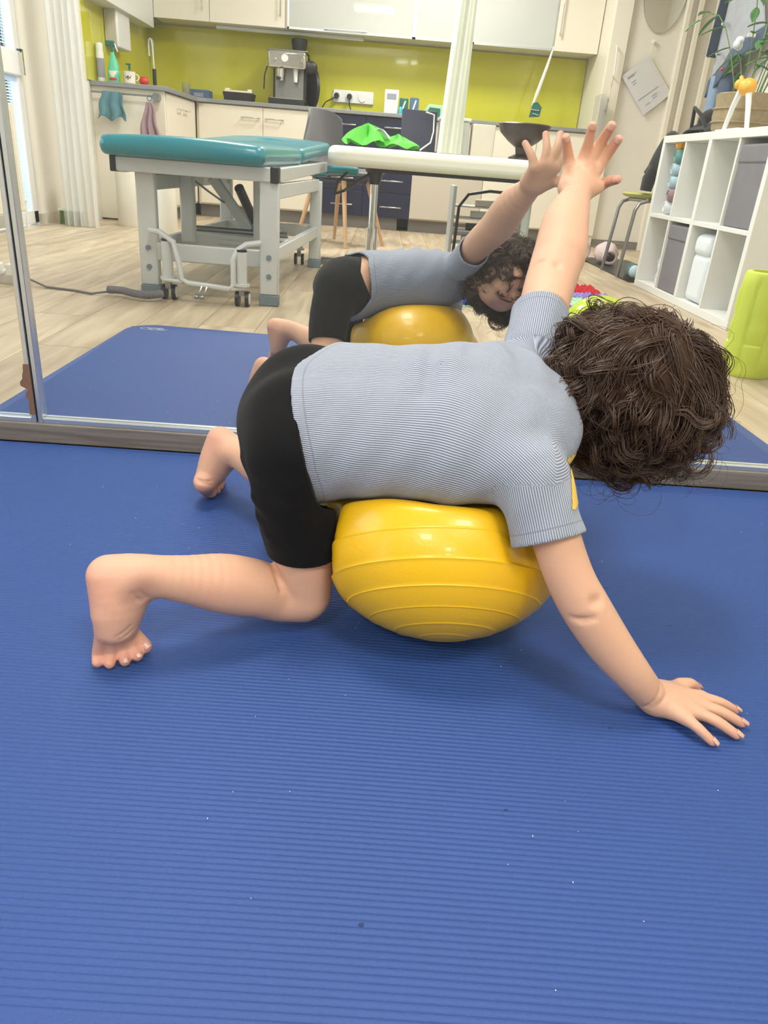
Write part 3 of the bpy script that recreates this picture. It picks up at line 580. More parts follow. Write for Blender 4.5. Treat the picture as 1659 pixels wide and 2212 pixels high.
# ------------------------------------------------------------------ treatment table
t = thing('treatment_table', 'height-adjustable treatment table with teal vinyl pads', 'treatment table', (-.63, 3.7, FZ))
sh = lambda y: .06*(y-3.0)
def pad(mb, x0, x1, y0, y1, z0, z1, th, r=.05, crown=.012, hole=None):
    # rounded slab that may slope along y
    nx_, ny_ = 14, 18; top = []
    def P_(u, v, side):
        # squircle edge
        a_ = (u-.5)*2; b2 = (v-.5)*2
        ex_ = max(0, abs(a_)-.90)/.10; ey_ = max(0, abs(b2)-.90)/.10
        hy = math.hypot(ex_, ey_)
        if hy > 1 and ex_ > 0 and ey_ > 0:
            ex_ /= hy; ey_ /= hy; a_ = math.copysign(.90+.10*ex_, a_); b2 = math.copysign(.90+.10*ey_, b2); v = .5+b2/2
        e = min(1, hy); y = y0+(y1-y0)*v; z = z0+(z1-z0)*v
        hgt = th*.5*max(0, 1-e**2.6*.995)**.5 + crown*(1-a_*a_)*(side > 0)
        k = 1 - .012*e
        return (x0+(x1-x0)*(.5+a_*k/2) + sh(y), y, z+side*hgt)
    W = nx_+1; vs = []; fs = []
    us = [0, .004, .015, .03, .05, .12, .3, .5, .7, .88, .95, .97, .985, .996, 1]; vv = [0, .004, .015, .03, .05, .1, .18, .28, .38, .48, .58, .68, .78, .86, .95, .97, .985, .996, 1]
    for side in (1, -1):
        o = len(vs)
        for v_ in vv:
            for u_ in us: vs.append(P_(u_, v_, side))
        W = len(us)
        for j in range(len(vv)-1):
            for i_ in range(W-1):
                q = (o+j*W+i_, o+j*W+i_+1, o+(j+1)*W+i_+1, o+(j+1)*W+i_); fs.append(q if side > 0 else q[::-1])
    L = len(us)*len(vv); W = len(us); ring = list(range(W)) + [j*W+W-1 for j in range(1, len(vv))] + [(len(vv)-1)*W+i_ for i_ in range(W-2, -1, -1)] + [j*W for j in range(len(vv)-2, 0, -1)]
    for a_, b2 in zip(ring, ring[1:]+ring[:1]): fs.append((a_, a_+L, b2+L, b2))
    return mb.add(vs, fs)
obj('leg_pad', pad(MB(), -1.015, -.42, 2.90, 3.78, .518, .525, .065), 'teal', t, smooth=60)
obj('head_pad', pad(MB(), -1.0, -.42, 3.80, 4.78, .528, .580, .06), 'teal', t, smooth=60)
obj('face_hole_ring', MB().tube([(-.69+sh(4.4)+.075*math.cos(a_*PI/8), 4.4+.11*math.sin(a_*PI/8), (.588)) for a_ in range(17)], .014, 8), 'teal', t)
obj('arm_pad', MB().box(-.40, -.15, 4.72, 4.80, .45, .495).box(-.44, -.33, 4.70, 4.76, .43, .455), 'teal', t, bev=.015, seg=3)
G = 'frame_grey'
for x, y in ((-.89, 3.04), (-.42, 3.0)):
    l = obj('leg', MB().box(x-.036, x+.036, y-.02, y+.02, .03, .44), G, t, bev=.006); obj('rubber_foot', MB().box(x-.038, x+.038, y-.023, y+.023, FZ, .03), 'rubber', l, bev=.004)
    for z in (.10, .17): obj('bolt', MB().cyl((x, y-.02, z), (x, y-.026, z), .010, n=8), 'rubber', l)
for x, y in ((-.83, 4.28), (-.35, 4.24)):
    l = obj('leg', MB().box(x-.03, x+.03, y-.03, y+.03, .03, .42), G, t, bev=.006); obj('rubber_foot', MB().box(x-.034, x+.034, y-.034, y+.034, FZ, .03), 'rubber', l, bev=.004)
obj('top_frame', MB().box(-.98, -.40, 2.97, 3.01, .435, .485).obox((-.42, 3.0, .455), (-.34, 4.6, .485), .035, .05).obox((-.97, 3.0, .455), (-.86, 4.6, .485), .035, .05).box(-.9, -.33, 4.58, 4.62, .46, .51), G, t, bev=.004)
obj('side_rail', MB().obox((-.42, 3.02, .40), (-.35, 4.24, .40), .03, .055).obox((-.89, 3.04, .40), (-.83, 4.28, .40), .03, .055), G, t, bev=.004)
for x in (-.985, -.405): obj('end_cap', MB().box(x-.012 if x < -.5 else x-.01, x+.01 if x < -.5 else x+.022, 2.965, 3.015, .432, .488), 'black', t, bev=.004)
obj('cross_bar', MB().box(-.86, -.45, 3.02, 3.05, .125, .19), G, t, bev=.004)
obj('lower_rail', MB().obox((-.42, 3.02, .17), (-.35, 4.22, .17), .03, .05).obox((-.88, 3.06, .17), (-.83, 4.26, .17), .03, .05).box(-.82, -.36, 4.22, 4.25, .14, .20), G, t, bev=.004)
li = obj('lift_base', MB().obox((-.40, 3.4, .17), (-.84, 3.46, .17), .05, .06).obox((-.62, 3.4, .17), (-.60, 4.2, .17), .16, .02), G, t, bev=.004)
for x in (-.80, -.50): obj('lift_post', MB().box(x-.028, x+.028, 3.28, 3.33, .17, .44), G, t, bev=.008)
for x, dx in ((-.76, .16), (-.46, -.12)): obj('scissor_arm', MB().obox((x, 3.60, .42), (x+dx, 3.64, .20), .045, .03), 'rubber' if dx < 0 else G, t, bev=.004)
obj('actuator', MB().cyl((-.66, 3.7, .38), (-.60, 3.9, .18), .022).cyl((-.60, 3.9, .18), (-.58, 3.95, .14), .035), 'black', t)
obj('mechanism_shaft', MB().cyl((-.86, 3.45, .215), (-.40, 3.42, .215), .012), 'dark_steel', t)
def caster(x, y, h):
    c_ = obj('caster_post', MB().cyl((x, y, .065), (x, y, h), .020, n=16).cyl((x, y, .065), (x, y, .075), .03, n=16), G, t)
    obj('post_cap', MB().cyl((x, y, h), (x, y, h+.008), .020, n=16), 'black', c_); obj('fork', MB().box(x-.010, x+.010, y-.012, y+.012, .03, .068), 'dark_steel', c_)
    for s_ in (-1, 1):
        obj('wheel', MB().cyl((x+s_*.012, y+.012, .017), (x+s_*.026, y+.012, .017), .029, n=22), 'black', c_); obj('wheel_hub', MB().cyl((x+s_*.026, y+.012, .017), (x+s_*.0275, y+.012, .017), .021, n=18), 'plastic_white', c_)
caster(-.805, 2.97, .205); caster(-.515, 2.93, .19); caster(-.44, 4.30, .16); caster(-.76, 4.32, .16)
obj('foot_bar', MB().tube([(-.875, 3.0, .235), (-.83, 2.97, .235), (-.775, 2.95, .205), (-.755, 2.94, .14), (-.745, 2.93, .075), (-.72, 2.93, .062), (-.56, 2.92, .052), (-.545, 2.92, .07), (-.545, 2.92, .16), (-.53, 2.93, .195), (-.50, 2.95, .215), (-.45, 2.97, .222)], .011, 10).cyl((-.82, 2.95, .065), (-.74, 2.93, .065), .008).cyl((-.56, 2.92, .052), (-.5, 2.92, .06), .008), G, t)
for x in (-.665, -.645): obj('pedal', MB().tube([(x, 2.92, .057), (x-.008, 2.9, .03), (x-.01, 2.88, .022)], .004, 6).ball((x-.012, 2.875, .022), .011, .009, .009, 10, 8), 'dark_steel', t)
obj('power_cord', MB().tube([(-.60, 3.9, .2), (-.75, 3.5, .36), (-.8, 3.35, .42)], .005, 6), 'dark_steel', t)
# coiled cable and socket block
t = thing('coiled_cable', 'grey coiled cable snaking over the floor to the treatment table', 'cable', (-1.0, 2.95, FZ))
pts = [Vector(p) for p in ((-1.035, 2.955, .008), (-.98, 2.945, .010), (-.92, 2.90, .010), (-.86, 2.885, .010), (-.82, 2.93, .012))]
path = []
for i in range(len(pts)-1):
    for k in range(12):
        u = k/12; p0 = pts[max(i-1, 0)]; p1 = pts[i]; p2 = pts[i+1]; p3 = pts[min(i+2, len(pts)-1)]
        path.append(.5*((2*p1)+(-p0+p2)*u+(2*p0-5*p1+4*p2-p3)*u*u+(-p0+3*p1-3*p2+p3)*u**3))
co = []; N = 620
for k in range(N):
    q = k/(N-1)*(len(path)-1); i = min(int(q), len(path)-2); p = path[i].lerp(path[i+1], q-i); tt = (path[i+1]-path[i]).normalized(); sd = Vector((-tt.y, tt.x, 0)); an = k*2*PI/9.5
    co.append(p + sd*.012*math.cos(an) + Vector((0, 0, 1))*.012*math.sin(an) + Vector((0, 0, .004)))
obj('coil', MB().tube(co, .0030, 5), 'felt_grey', t)
obj('straight_lead', MB().tube([(-1.42, 3.08, .02), (-1.30, 3.02, FZ+.005), (-1.18, 2.99, FZ+.005), (-1.10, 2.95, FZ+.005), (-1.04, 2.95, .004)], .0045, 6), 'felt_grey', t)
t = thing('socket_block', 'white socket block on the floor beside the mirror joint', 'socket strip', (-1.46, 3.08, FZ))
obj('housing', MB().obox((-1.60, 3.12, .008), (-1.40, 3.06, .008), .06, .035, (0, 0, 1)), 'plastic_white', t, bev=.006)
for k in range(3): obj('plug', MB().box(-1.57+k*.06, -1.535+k*.06, 3.04-k*.015, 3.075-k*.015, .025, .07), 'plastic_white', t, bev=.005)

# ------------------------------------------------------------------ grey shell chair
t = thing('shell_chair', 'grey felt shell chair on beech legs behind the treatment table', 'chair', (-.3, 5.55, FZ))
dx_ = Vector((.80, -.60, 0)); sx_ = Vector((.60, .80, 0)); cc = Vector((-.30, 5.60, 0))
pr = [(-.25, .83), (-.235, .70), (-.215, .58), (-.185, .49), (-.12, .435), (-.02, .42), (.09, .43), (.19, .45), (.235, .44)]
def shell(u, v):
    q = v*(len(pr)-1); i = min(int(q), len(pr)-2); a_ = q-i; s_ = pr[i][0]*(1-a_)+pr[i+1][0]*a_; z = pr[i][1]*(1-a_)+pr[i+1][1]*a_
    e = (u-.5)*2; wd = .245 - .075*max(0, 1-v*2.2)**1.5 - .03*max(0, v-.85)/.15
    backw = max(0, 1-v*1.9); p = cc + dx_*(s_ + .10*backw*e*e + .0*e) + sx_*wd*e; p.z = z + (1-backw)*.075*abs(e)**3*(1-.6*v) - .05*backw*abs(e)**5
    return p
obj('shell', MB().grid(shell, 24, 26, .014), 'chair_grey', t, smooth=70)
obj('seat_mount', MB().obox(cc+dx_*-.1+Vector((0, 0, .395)), cc+dx_*.14+Vector((0, 0, .395)), .24, .02, sx_), 'black', t, bev=.004)
for a_, b2 in ((-.12, -.13), (-.12, .13), (.14, -.13), (.14, .13)):
    p = cc+dx_*a_+sx_*b2; q = cc+dx_*a_*1.75+sx_*b2*1.6; obj('leg', MB().cyl((q.x, q.y, FZ), (p.x, p.y, .40), .011, .017, 12), 'wood', t)

# ------------------------------------------------------------------ white padded table on a gas-lift column
t = thing('padded_table', 'long white padded table on a chrome gas-lift column', 'table', (.25, 4.4, FZ))
top = rect(-.30, .93, 4.18, 4.66, .11)
obj('top_pad', MB().prism(top, .095, (0, 0, .50), b=(0, 1, 0), c=(0, 0, 1)), 'white_vinyl', t, bev=.035, seg=5)
obj('under_board', MB().prism(rect(-.10, .88, 4.24, 4.60, .08), .02, (0, 0, .482), b=(0, 1, 0), c=(0, 0, 1)), 'black', t)
obj('column_head', MB().cyl((-.05, 4.4, .485), (-.05, 4.4, .42), .045, .03), 'black', t)
obj('column', MB().cyl((-.05, 4.4, .42), (-.05, 4.4, .16), .021, n=20), 'steel', t)
obj('column_sleeve', MB().cyl((-.05, 4.4, .20), (-.05, 4.4, .02), .032, n=20), 'steel', t)
obj('base_foot', MB().obox((-.33, 4.4, .01), (.22, 4.4, .01), .06, .028, (0, 1, 0)).obox((-.05, 4.2, .01), (-.05, 4.62, .01), .06, .028), 'dark_steel', t, bev=.008)
obj('control_cord', MB().tube([(-.08, 4.38, .47), (-.14, 4.36, .43), (-.21, 4.34, .38), (-.26, 4.36, .36), (-.25, 4.4, .42), (-.20, 4.42, .47)], .008, 8), 'black', t)
obj('column', MB().cyl((.80, 4.42, .485), (.80, 4.42, .02), .024, n=20), 'frame_grey', t)
obj('base_foot', MB().obox((.60, 4.42, .01), (.90, 4.42, .01), .06, .028, (0, 1, 0)), 'dark_steel', t, bev=.008)
# bright green folded fabric
t = thing('folded_fabric', 'crumpled bright green fabric lying on the white padded table', 'fabric', (-.05, 4.32, .595))
def leaf_sheet(mb, cx, cy, r, h, k, ph, n_=28, m_=8):
    def fn(u, v):
        an = u*2*PI; rr_ = r*v*(1+.16*math.sin(k*an+ph)); return (cx+rr_*math.cos(an), cy+rr_*.62*math.sin(an), .602 + h*(1-v)**.8*(1+.3*math.sin(k*an)) + .022*v*(1+math.sin(k*an*1.0+ph*2))*h*14*(1-v*.4))
    return mb.grid(fn, n_, m_, .002)
obj('sheet', leaf_sheet(MB(), -.10, 4.34, .125, .085, 5, .4), 'green_fabric', t, smooth=25)
obj('sheet', leaf_sheet(MB(), .06, 4.33, .10, .055, 4, 1.3), 'green_fabric', t, smooth=25)
obj('ribbon', MB().grid(lambda u, v: (-.09+.10*u+.01*math.sin(6*v), 4.30+.03*v, .645+.045*math.sin(PI*u)*(1-.3*v)), 12, 4, .002), 'towel_white', t)
t = thing('tablet_stand', 'black glossy tablet standing on the white table, white cable along its edge', 'tablet', (.21, 4.5, .595))
obj('tablet', MB().obox((.17, 4.50, .60), (.17, 4.54, .80), .19, .012, (1, 0, 0)), 'navy', t, bev=.004)
obj('white_cable', MB().tube([(.20, 4.47, .79), (.245, 4.48, .78), (.248, 4.46, .70), (.235, 4.42, .645), (.18, 4.38, .604)], .004, 6), 'plastic_white', t)
obj('black_base', MB().box(.10, .27, 4.40, 4.50, .595, .603), 'black', t)
t = thing('storage_box', 'frosted grey-green plastic box behind the tablet on the white table', 'box', (.36, 4.5, .595))
obj('box', MB().box(.28, .44, 4.46, 4.62, .595, .76), 'frost', t, bev=.008); obj('lid', MB().box(.275, .445, 4.455, 4.625, .76, .775), 'white', t, bev=.004)
t = thing('net_drape', 'narrow bundle of white net fabric hanging beside the lime splashback', 'drape', (.36, 4.45, 1.1))
obj('net', MB().grid(lambda u, v: (.325+.0+(.05+.075*v)*(u-.3)+.02*math.sin(4*v), 4.40+.02*math.sin(u*14+3*v), 2.56-1.96*v), 30, 30), 'net', t, smooth=180)
obj('ceiling_hook', MB().cyl((.31, 4.4, 2.6), (.31, 4.4, 2.55), .008), 'steel', t)
t = thing('pedestal_bowl', 'dark brown pedestal bowl on the white table behind the raised hand', 'bowl', (.73, 4.45, .595))
obj('bowl', MB().lathe((.73, 4.45, .595), [(.03, .03), (.035, .06), (.08, .09), (.125, .13), (.14, .17), (.13, .175), (.10, .14), (.03, .10)], 28), 'dark_brown', t)
obj('foot', MB().lathe((.73, 4.45, .595), [(.07, 0), (.065, .012), (.028, .03), (.03, .06)], 24), 'dark_brown', t)
t = thing('storage_crate', 'pale cream carton left of the pedestal bowl on the white table', 'box', (.52, 4.52, .595))
obj('carton', MB().box(.46, .585, 4.50, 4.60, .595, .755), 'cream', t, bev=.004)
# stack of grey appliances under the table
t = thing('sorter_rack', 'grey metal rack of folders below the white padded table', 'rack', (.62, 4.75, FZ))
for x in (.42, .86): obj('side', MB().box(x-.01, x+.01, 4.72, 4.95, FZ, .44), 'frame_grey', t, bev=.003)
obj('hoop', MB().tube([(.44, 4.70, FZ), (.45, 4.70, .33), (.50, 4.70, .40), (.62, 4.70, .425), (.80, 4.70, .42)], .009, 8), 'black', t)
for k, (z, m_) in enumerate(((.05, 'beige'), (.13, 'paper'), (.20, 'black'), (.27, 'frost'), (.335, 'beige'))):
    obj('shelf', MB().box(.43, .85, 4.72, 4.95, z-.008, z), 'frame_grey', t); obj('folder', MB().obox((.47+.02*k, 4.78, z+.02), (.80-.015*k, 4.76, z+.024), .10, .035, (0, 1, 0)), m_, t, bev=.004)
t = thing('wooden_dolly', 'low brown wooden dolly on a black and white caster', 'dolly', (-.17, 2.93, FZ))
obj('board', MB().box(-.225, -.02, 2.90, 3.15, .035, .105), 'brown', t, bev=.004)
for y in (2.93, 3.1):
    w_ = obj('wheel', MB().cyl((-.235, y, .018), (-.212, y, .018), .030, n=22), 'black', t); obj('wheel_hub', MB().cyl((-.210, y, .018), (-.16, y, .018), .014, n=14), 'plastic_white', w_)

# ------------------------------------------------------------------ right side: cube shelf
t = thing('cube_shelf', 'white cube shelf of eight compartments along the right wall', 'shelf', (1.7, 3.85, FZ))
Yf, Yn, XF, XB = 4.50, 3.20, 1.50, 1.88
obj('top_board', MB().box(XF, XB, Yn, Yf, .735, .77), 'white', t, bev=.002); obj('bottom_board', MB().box(XF, XB, Yn, Yf, FZ, .025), 'white', t, bev=.002)
for y in (Yn, Yf-.035, 3.83): obj('side_board', MB().box(XF, XB, y, y+.035, .025, .735), 'white', t, bev=.002)
obj('middle_board', MB().box(XF+.002, XB, Yn+.035, Yf-.035, .365, .385), 'white', t, bev=.002)
for y in (3.53, 4.16):
    for z0, z1 in ((.025, .365), (.385, .735)): obj('divider', MB().box(XF+.002, XB, y-.008, y+.008, z0, z1), 'white', t, bev=.001)
def felt_box(label, y0, y1, z0, h=.325, m='felt_grey'):
    b_ = thing('storage_box', label, 'box', (1.68, (y0+y1)/2, z0))
    obj('box', MB().box(XF+.012, XB-.02, y0, y1, z0, z0+h-.07), m, b_, bev=.006); obj('folded_rim', MB().box(XF+.008, XB-.016, y0-.002, y1+.002, z0+h-.075, z0+h), m, b_, bev=.01)
felt_box('grey felt box in the top row, compartment nearest the mirror', 3.242, 3.518, .386)
felt_box('grey felt box in the bottom row of the cube shelf', 3.872, 4.148, .026)
def roll(name, label, c, L, r, m, group=None):
    b_ = thing(name, label, 'towel', c, group); x, y, z = c
    pts = []; 
    obj('roll', MB().tube([(x, y, z), (x+.01, y, z), (x+L-.01, y, z), (x+L, y, z)], [r*.8, r, r, r*.8], 18), m, b_)
    sp = [(x-.001, y+(r*.85-a_*r*.055)*math.cos(a_), z+(r*.85-a_*r*.055)*math.sin(a_)) for a_ in [k*.5 for k in range(26)]]
    obj('spiral_edge', MB().tube(sp, .003, 5), m, b_)
z = .387
for lab, m_, r, dy in (('patterned white towel roll at the bottom of the towel stack', 'towel_white', .034, .02), ('mauve towel roll pushed forward in the towel stack', 'towel_mauve', .032, -.0), ('lower pale blue towel roll in the towel stack', 'towel_blue', .033, .015), ('upper pale blue towel roll in the towel stack', 'towel_blue', .033, .02), ('teal towel roll just below the orange one', 'towel_teal', .034, .01), ('orange towel roll on top of the towel stack', 'towel_orange', .036, .02)):
    roll('towel_roll', lab, (XF+.012, 4.28+dy, z+r+.001), .28, r*1.25 if False else r, m_, 'rolled towels in the cube shelf'); z += 2*r-.004
for k, lab in enumerate(('white towel roll on the shelf floor in the far bottom compartment', 'white towel roll on top of another in the far bottom compartment')):
    roll('towel_roll', lab, (XF+.03, 4.23, .025+.04+k*.075), .26, .038, 'towel_white', 'rolled towels in the cube shelf')
b_ = thing('folded_blanket', 'white folded blanket filling a bottom compartment of the cube shelf', 'blanket', (1.68, 3.72, .025))
obj('blanket', MB().box(XF+.02, XB-.03, 3.60, 3.79, .027, .25), 'towel_white', b_, bev=.03, seg=4); obj('top_fold', MB().box(XF+.012, XB-.03, 3.60, 3.79, .235, .335), 'towel_white', b_, bev=.035, seg=4)
# on top of the shelf
t = thing('black_bag', 'crumpled black bag on the far end of the cube shelf', 'bag', (1.68, 4.36, .77))
obj('bag', MB().grid(lambda u, v: (1.58+.24*v, 4.48-.36*u, .772+.10*math.sin(PI*u)**.6*(.35+.65*math.sin(PI*v))*(1+.35*math.sin(7*u+1)*.6)), 20, 12, .004), 'black_cloth', t, smooth=180)
obj('rolled_part', MB().ball((1.66, 4.32, .84), .06, .065, .062, 16, 10), 'black_cloth', t); obj('strap', MB().tube([(1.6, 4.40, .80), (1.57, 4.33, .90), (1.58, 4.24, .86), (1.6, 4.18, .79)], .01, 6), 'black_cloth', t)
t = thing('potted_plant', 'trailing green plant in a woven basket on the cube shelf', 'plant', (1.66, 3.95, .77))
obj('basket', MB().lathe((1.66, 3.93, .77), [(.115, 0), (.13, .015), (.138, .07), (.134, .12), (.14, .16), (.13, .165), (.12, .13)], 30), 'basket', t)
for z in (.045, .10): obj('basket_band', MB().tube([(1.66+.1385*math.cos(a_*PI/14), 3.93+.1385*math.sin(a_*PI/14), .77+z) for a_ in range(29)], .004, 6), 'basket', t)
obj('soil', MB().lathe((1.66, 3.93, .77), [(.118, .13), (.05, .14)], 20), 'dark_brown', t)
def leaf(p, d, L, wd, m='leaf'):
    d = Vector(d).normalized(); sd = d.cross(Vector((0, 0, 1))).normalized(); nn = sd.cross(d); p = Vector(p); mb = MB()
    def fn(u, v): e = (v-.5)*2; ww = wd*math.sin(PI*min(1, u*.97+.03))**.8; return p + d*L*u + sd*ww*e*.5 + nn*(-.25*L*u*u + .12*wd*abs(e))
    return mb.grid(fn, 8, 4, .0012)
rl = random.Random(11)
for k in range(13):
    an = rl.uniform(0, 2*PI); top_ = rl.uniform(.16, .50); base = Vector((1.66+.05*math.cos(an), 3.93+.05*math.sin(an), .90)); pts = [base]; rr_ = rl.uniform(.08, .22)
    for q in range(1, 7):
        u = q/6; pts.append(base + Vector((math.cos(an)*rr_*u*1.1, math.sin(an)*rr_*u*1.2, top_*math.sin(u*2.0)*1.0)))
    for q in pts: q.x = min(q.x, 1.84)
    st = obj('stem', MB().tube(pts, .0025, 5), 'stem', t)
    for q in range(2, 7):
        p = pts[q]; a2 = an + rl.uniform(-1.6, 1.6); d_ = Vector((math.cos(a2)-.35, math.sin(a2), rl.uniform(-.9, .3)))
        if p.x + d_.normalized().x*.1 > 1.87: d_.x = -abs(d_.x)
        obj('leaf', leaf(p, d_, rl.uniform(.07, .11), rl.uniform(.028, .042)), 'leaf', st, smooth=180)
st = obj('flower', MB().ball((1.60, 4.03, 1.16), .020, .020, .016, 8, 6).ball((1.61, 4.05, 1.14), .018, .018, .02, 8, 6).ball((1.585, 4.02, 1.14), .016, .018, .02, 8, 6), 'towel_white', t, label='small white blossom')
t = thing('toy_giraffe', 'orange and yellow toy animal on white legs beside the basket', 'toy', (1.53, 3.72, .77))
obj('body', MB().ball((1.55, 3.70, .94), .035, .05, .035, 16, 10).ball((1.54, 3.765, .955), .022, .028, .022, 12, 8).cyl((1.545, 3.74, .95), (1.54, 3.77, .985), .012, .008), 'orange', t)
obj('legs', MB().tube([(1.53, 3.80, .775), (1.535, 3.775, .86), (1.54, 3.74, .93)], [.010, .012, .014], 8).tube([(1.56, 3.63, .775), (1.555, 3.66, .87), (1.55, 3.68, .93)], [.010, .012, .014], 8), 'plastic_white', t)
obj('stand', MB().box(1.51, 1.60, 3.60, 3.85, .77, .777), 'plastic_white', t, bev=.002)
# ------------------------------------------------------------------ clothes hanging on the right wall
t = thing('denim_jacket', 'grey denim jacket with a darker faded waistband hanging on the right wall', 'jacket', (1.82, 4.6, 1.3))
obj('body', MB().grid(lambda u, v: (1.835-.035*math.sin(PI*u)-.012*math.sin(9*u+2*v), 4.87-(.13+.42*v)*u-.03*(1-v), 1.80-v*(.80-.20*u)), 30, 24, .006), 'denim_grey', t, smooth=180)
obj('waistband', MB().grid(lambda u, v: (1.828-.035*math.sin(PI*u)-.012*math.sin(9*u+2), 4.875-.56*u, 1.00+.20*u+.085*(1-v)), 30, 4, .010), 'denim_dark', t, smooth=180)
obj('lining_edge', MB().grid(lambda u, v: (1.80+.03*math.cos(PI*u), 4.90-.03*u-.14*(1-v)**2, 1.80-.60*v), 8, 14, .006), 'denim_dark', t, smooth=180)
for q in range(4): obj('button', MB().cyl((1.80, 4.775-.012*q, 1.62-.14*q), (1.768, 4.775-.012*q, 1.62-.14*q), .009, n=10), 'steel', t)
obj('button', MB().cyl((1.80, 4.36, 1.235), (1.765, 4.36, 1.235), .010, n=10), 'steel', t)
obj('red_tag', MB().ball((1.775, 4.62, 1.115), .008, .010, .009, 8, 6), 'red', t)
t = thing('jeans', 'light blue jeans hanging under the denim jacket', 'jeans', (1.83, 4.72, .95))
for y0, y1 in ((4.86, 4.74), (4.73, 4.60)): obj('trouser_leg', MB().grid(lambda u, v, y0=y0, y1=y1: (1.83+.03*math.sin(2*PI*u), (y0+y1)/2+(y0-y1)/2*math.cos(2*PI*u)*(1-.12*v), 1.10-.33*v), 16, 10, .004), 'denim_light' if y0 > 4.8 else 'denim_dark', t, smooth=180)
# ------------------------------------------------------------------ far wall: oval mirror, note
kx = 6.95/6.4
t = thing('oval_mirror', 'oval frameless mirror on the wall above the hanging note', 'mirror', (2.09, 6.93, 1.7))
oc = (2.095, 1.90); ov = [(oc[0]+.165*math.cos(k*PI/24), oc[1]+.285*math.sin(k*PI/24)) for k in range(48)]
obj('glass', MB().prism(ov, .006, (0, 6.936, 0)), 'mirror', t); obj('rim', MB().tube([(p, 6.938, q) for p, q in ov+ov[:1]], .004, 6), 'steel', t)
t = thing('hanging_note', 'grey paper note hanging tilted from a white hook', 'note', (2.05, 6.93, 1.25))
pq = [(2.053, 1.453), (1.862, 1.301), (2.100, 1.035), (2.285, 1.20)]
obj('sheet', MB().prism(pq, .003, (0, 6.925, 0)), 'paper', t); obj('hook', MB().cyl((2.073, 6.95, 1.555), (2.073, 6.925, 1.555), .014, n=12), 'plastic_white', t)
obj('string', MB().tube([(2.073, 6.922, 1.555), (2.055, 6.922, 1.455)], .004, 5).tube([(2.055, 6.921, 1.45), (2.285, 6.921, 1.205)], .005, 5), 'string', t)
nt_ = MB(); a_ = Vector((pq[2][0]-pq[1][0], 0, pq[2][1]-pq[1][1])).normalized(); b2 = Vector((pq[0][0]-pq[1][0], 0, pq[0][1]-pq[1][1])).normalized(); o_ = Vector((pq[1][0], 6.9235, pq[1][1]))
for s0, e0, e1 in ((.04, .03, .11), (.05, .03, .09), (.09, .04, .08), (.11, .04, .07), (.235, .02, .20), (.27, .12, .17), (.29, .12, .16), (.30, .05, .09)): nt_.obox(o_+a_*s0+b2*e0, o_+a_*s0+b2*e1, .006, .001, a_)
obj('handwriting', nt_, 'ink', t)
# ------------------------------------------------------------------ stool and coat, shoes, rug
t = thing('tube_stool', 'stool with olive-lime seat and bent grey tube legs', 'stool', (1.66, 4.95, FZ))
obj('seat', MB().lathe((1.66, 5.0, .445), [(.12, 0), (.165, .01), (.175, .022), (.16, .032), (.06, .026)], 30), 'foot_stool_seat', t)
for s_, y in ((-1, 5.12), (-1, 4.78), (1, 5.12), (1, 4.80)):
    pts = [(1.66+s_*.02, (y+4.97*2)/3, .435), (1.66+s_*.09, y, .435), (1.66+s_*.13, y, .42), (1.66+s_*.150, y, .38), (1.66+s_*.19, y-.02 if y > 5 else y-.03, FZ+.008)]
    obj('leg', MB().tube(pts, .011, 10), 'dark_steel', t)
t = thing('black_coat', 'black coat draped over the stool beside the cube shelf', 'coat', (1.7, 4.9, .48))
obj('body', MB().grid(lambda u, v: (1.60+.24*u+.02*math.sin(9*v), 5.02-.26*v, .485+.33*math.sin(PI*min(1, .15+u*.85))*(.55+.45*math.sin(PI*v+.3))), 16, 14, .01), 'black_cloth', t, smooth=180)
obj('sleeve', MB().tube([(1.72, 4.9, .76), (1.64, 4.88, .66), (1.58, 4.86, .55), (1.575, 4.86, .49)], [.04, .045, .04, .034], 12), 'black_cloth', t)
obj('door_mat', MB().prism(rect(1.50, 1.88, 4.6, 5.9, .02), .008, (0, 0, FZ), b=(0, 1, 0), c=(0, 0, 1)), 'black', loc=(1.7, 5.2, FZ), label='black rubber mat on the floor under the stool', cat='mat')
for k, (x, y) in enumerate(((1.46, 5.74), (1.60, 5.52))):
    t = thing('furry_slipper', ['pale pink furry slipper farther from the stool', 'pale pink furry slipper nearer the stool, opening towards the mirror'][k], 'slipper', (x, y, FZ), 'pair of furry slippers')
    b0 = MB().ball((x, y, .065), .075, .13, .075, 22, 14); rs_ = random.Random(k)
    b0.V = [(p[0]+rs_.uniform(-.006, .006), p[1]+rs_.uniform(-.006, .006), max(FZ+.009, p[2]+rs_.uniform(-.006, .006))) for p in b0.V]
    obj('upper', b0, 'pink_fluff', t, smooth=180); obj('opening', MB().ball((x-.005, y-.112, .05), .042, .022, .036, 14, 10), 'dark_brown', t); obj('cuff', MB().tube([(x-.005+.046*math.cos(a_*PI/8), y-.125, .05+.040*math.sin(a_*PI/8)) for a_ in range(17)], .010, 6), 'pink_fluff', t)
for k, (x, y) in enumerate(((1.545, 4.72), (1.62, 4.70))):
    t = thing('knit_bootie', ['grey-green knitted bootie nearer the stool leg', 'grey-green knitted bootie against the cube shelf'][k], 'shoe', (x, y, FZ), 'pair of knitted booties')
    obj('upper', MB().ball((x, y, .045), .038, .085, .045, 16, 10), 'sock', t); obj('sole', MB().prism([(x+.036*math.cos(a_*PI/8), y+.085*math.sin(a_*PI/8)) for a_ in range(16)], .016, (0, 0, FZ+.008), b=(0, 1, 0), c=(0, 0, 1)), 'black', t); obj('toe_cap', MB().ball((x, y-.055, .045), .034, .035, .038, 14, 8), 'towel_blue', t)
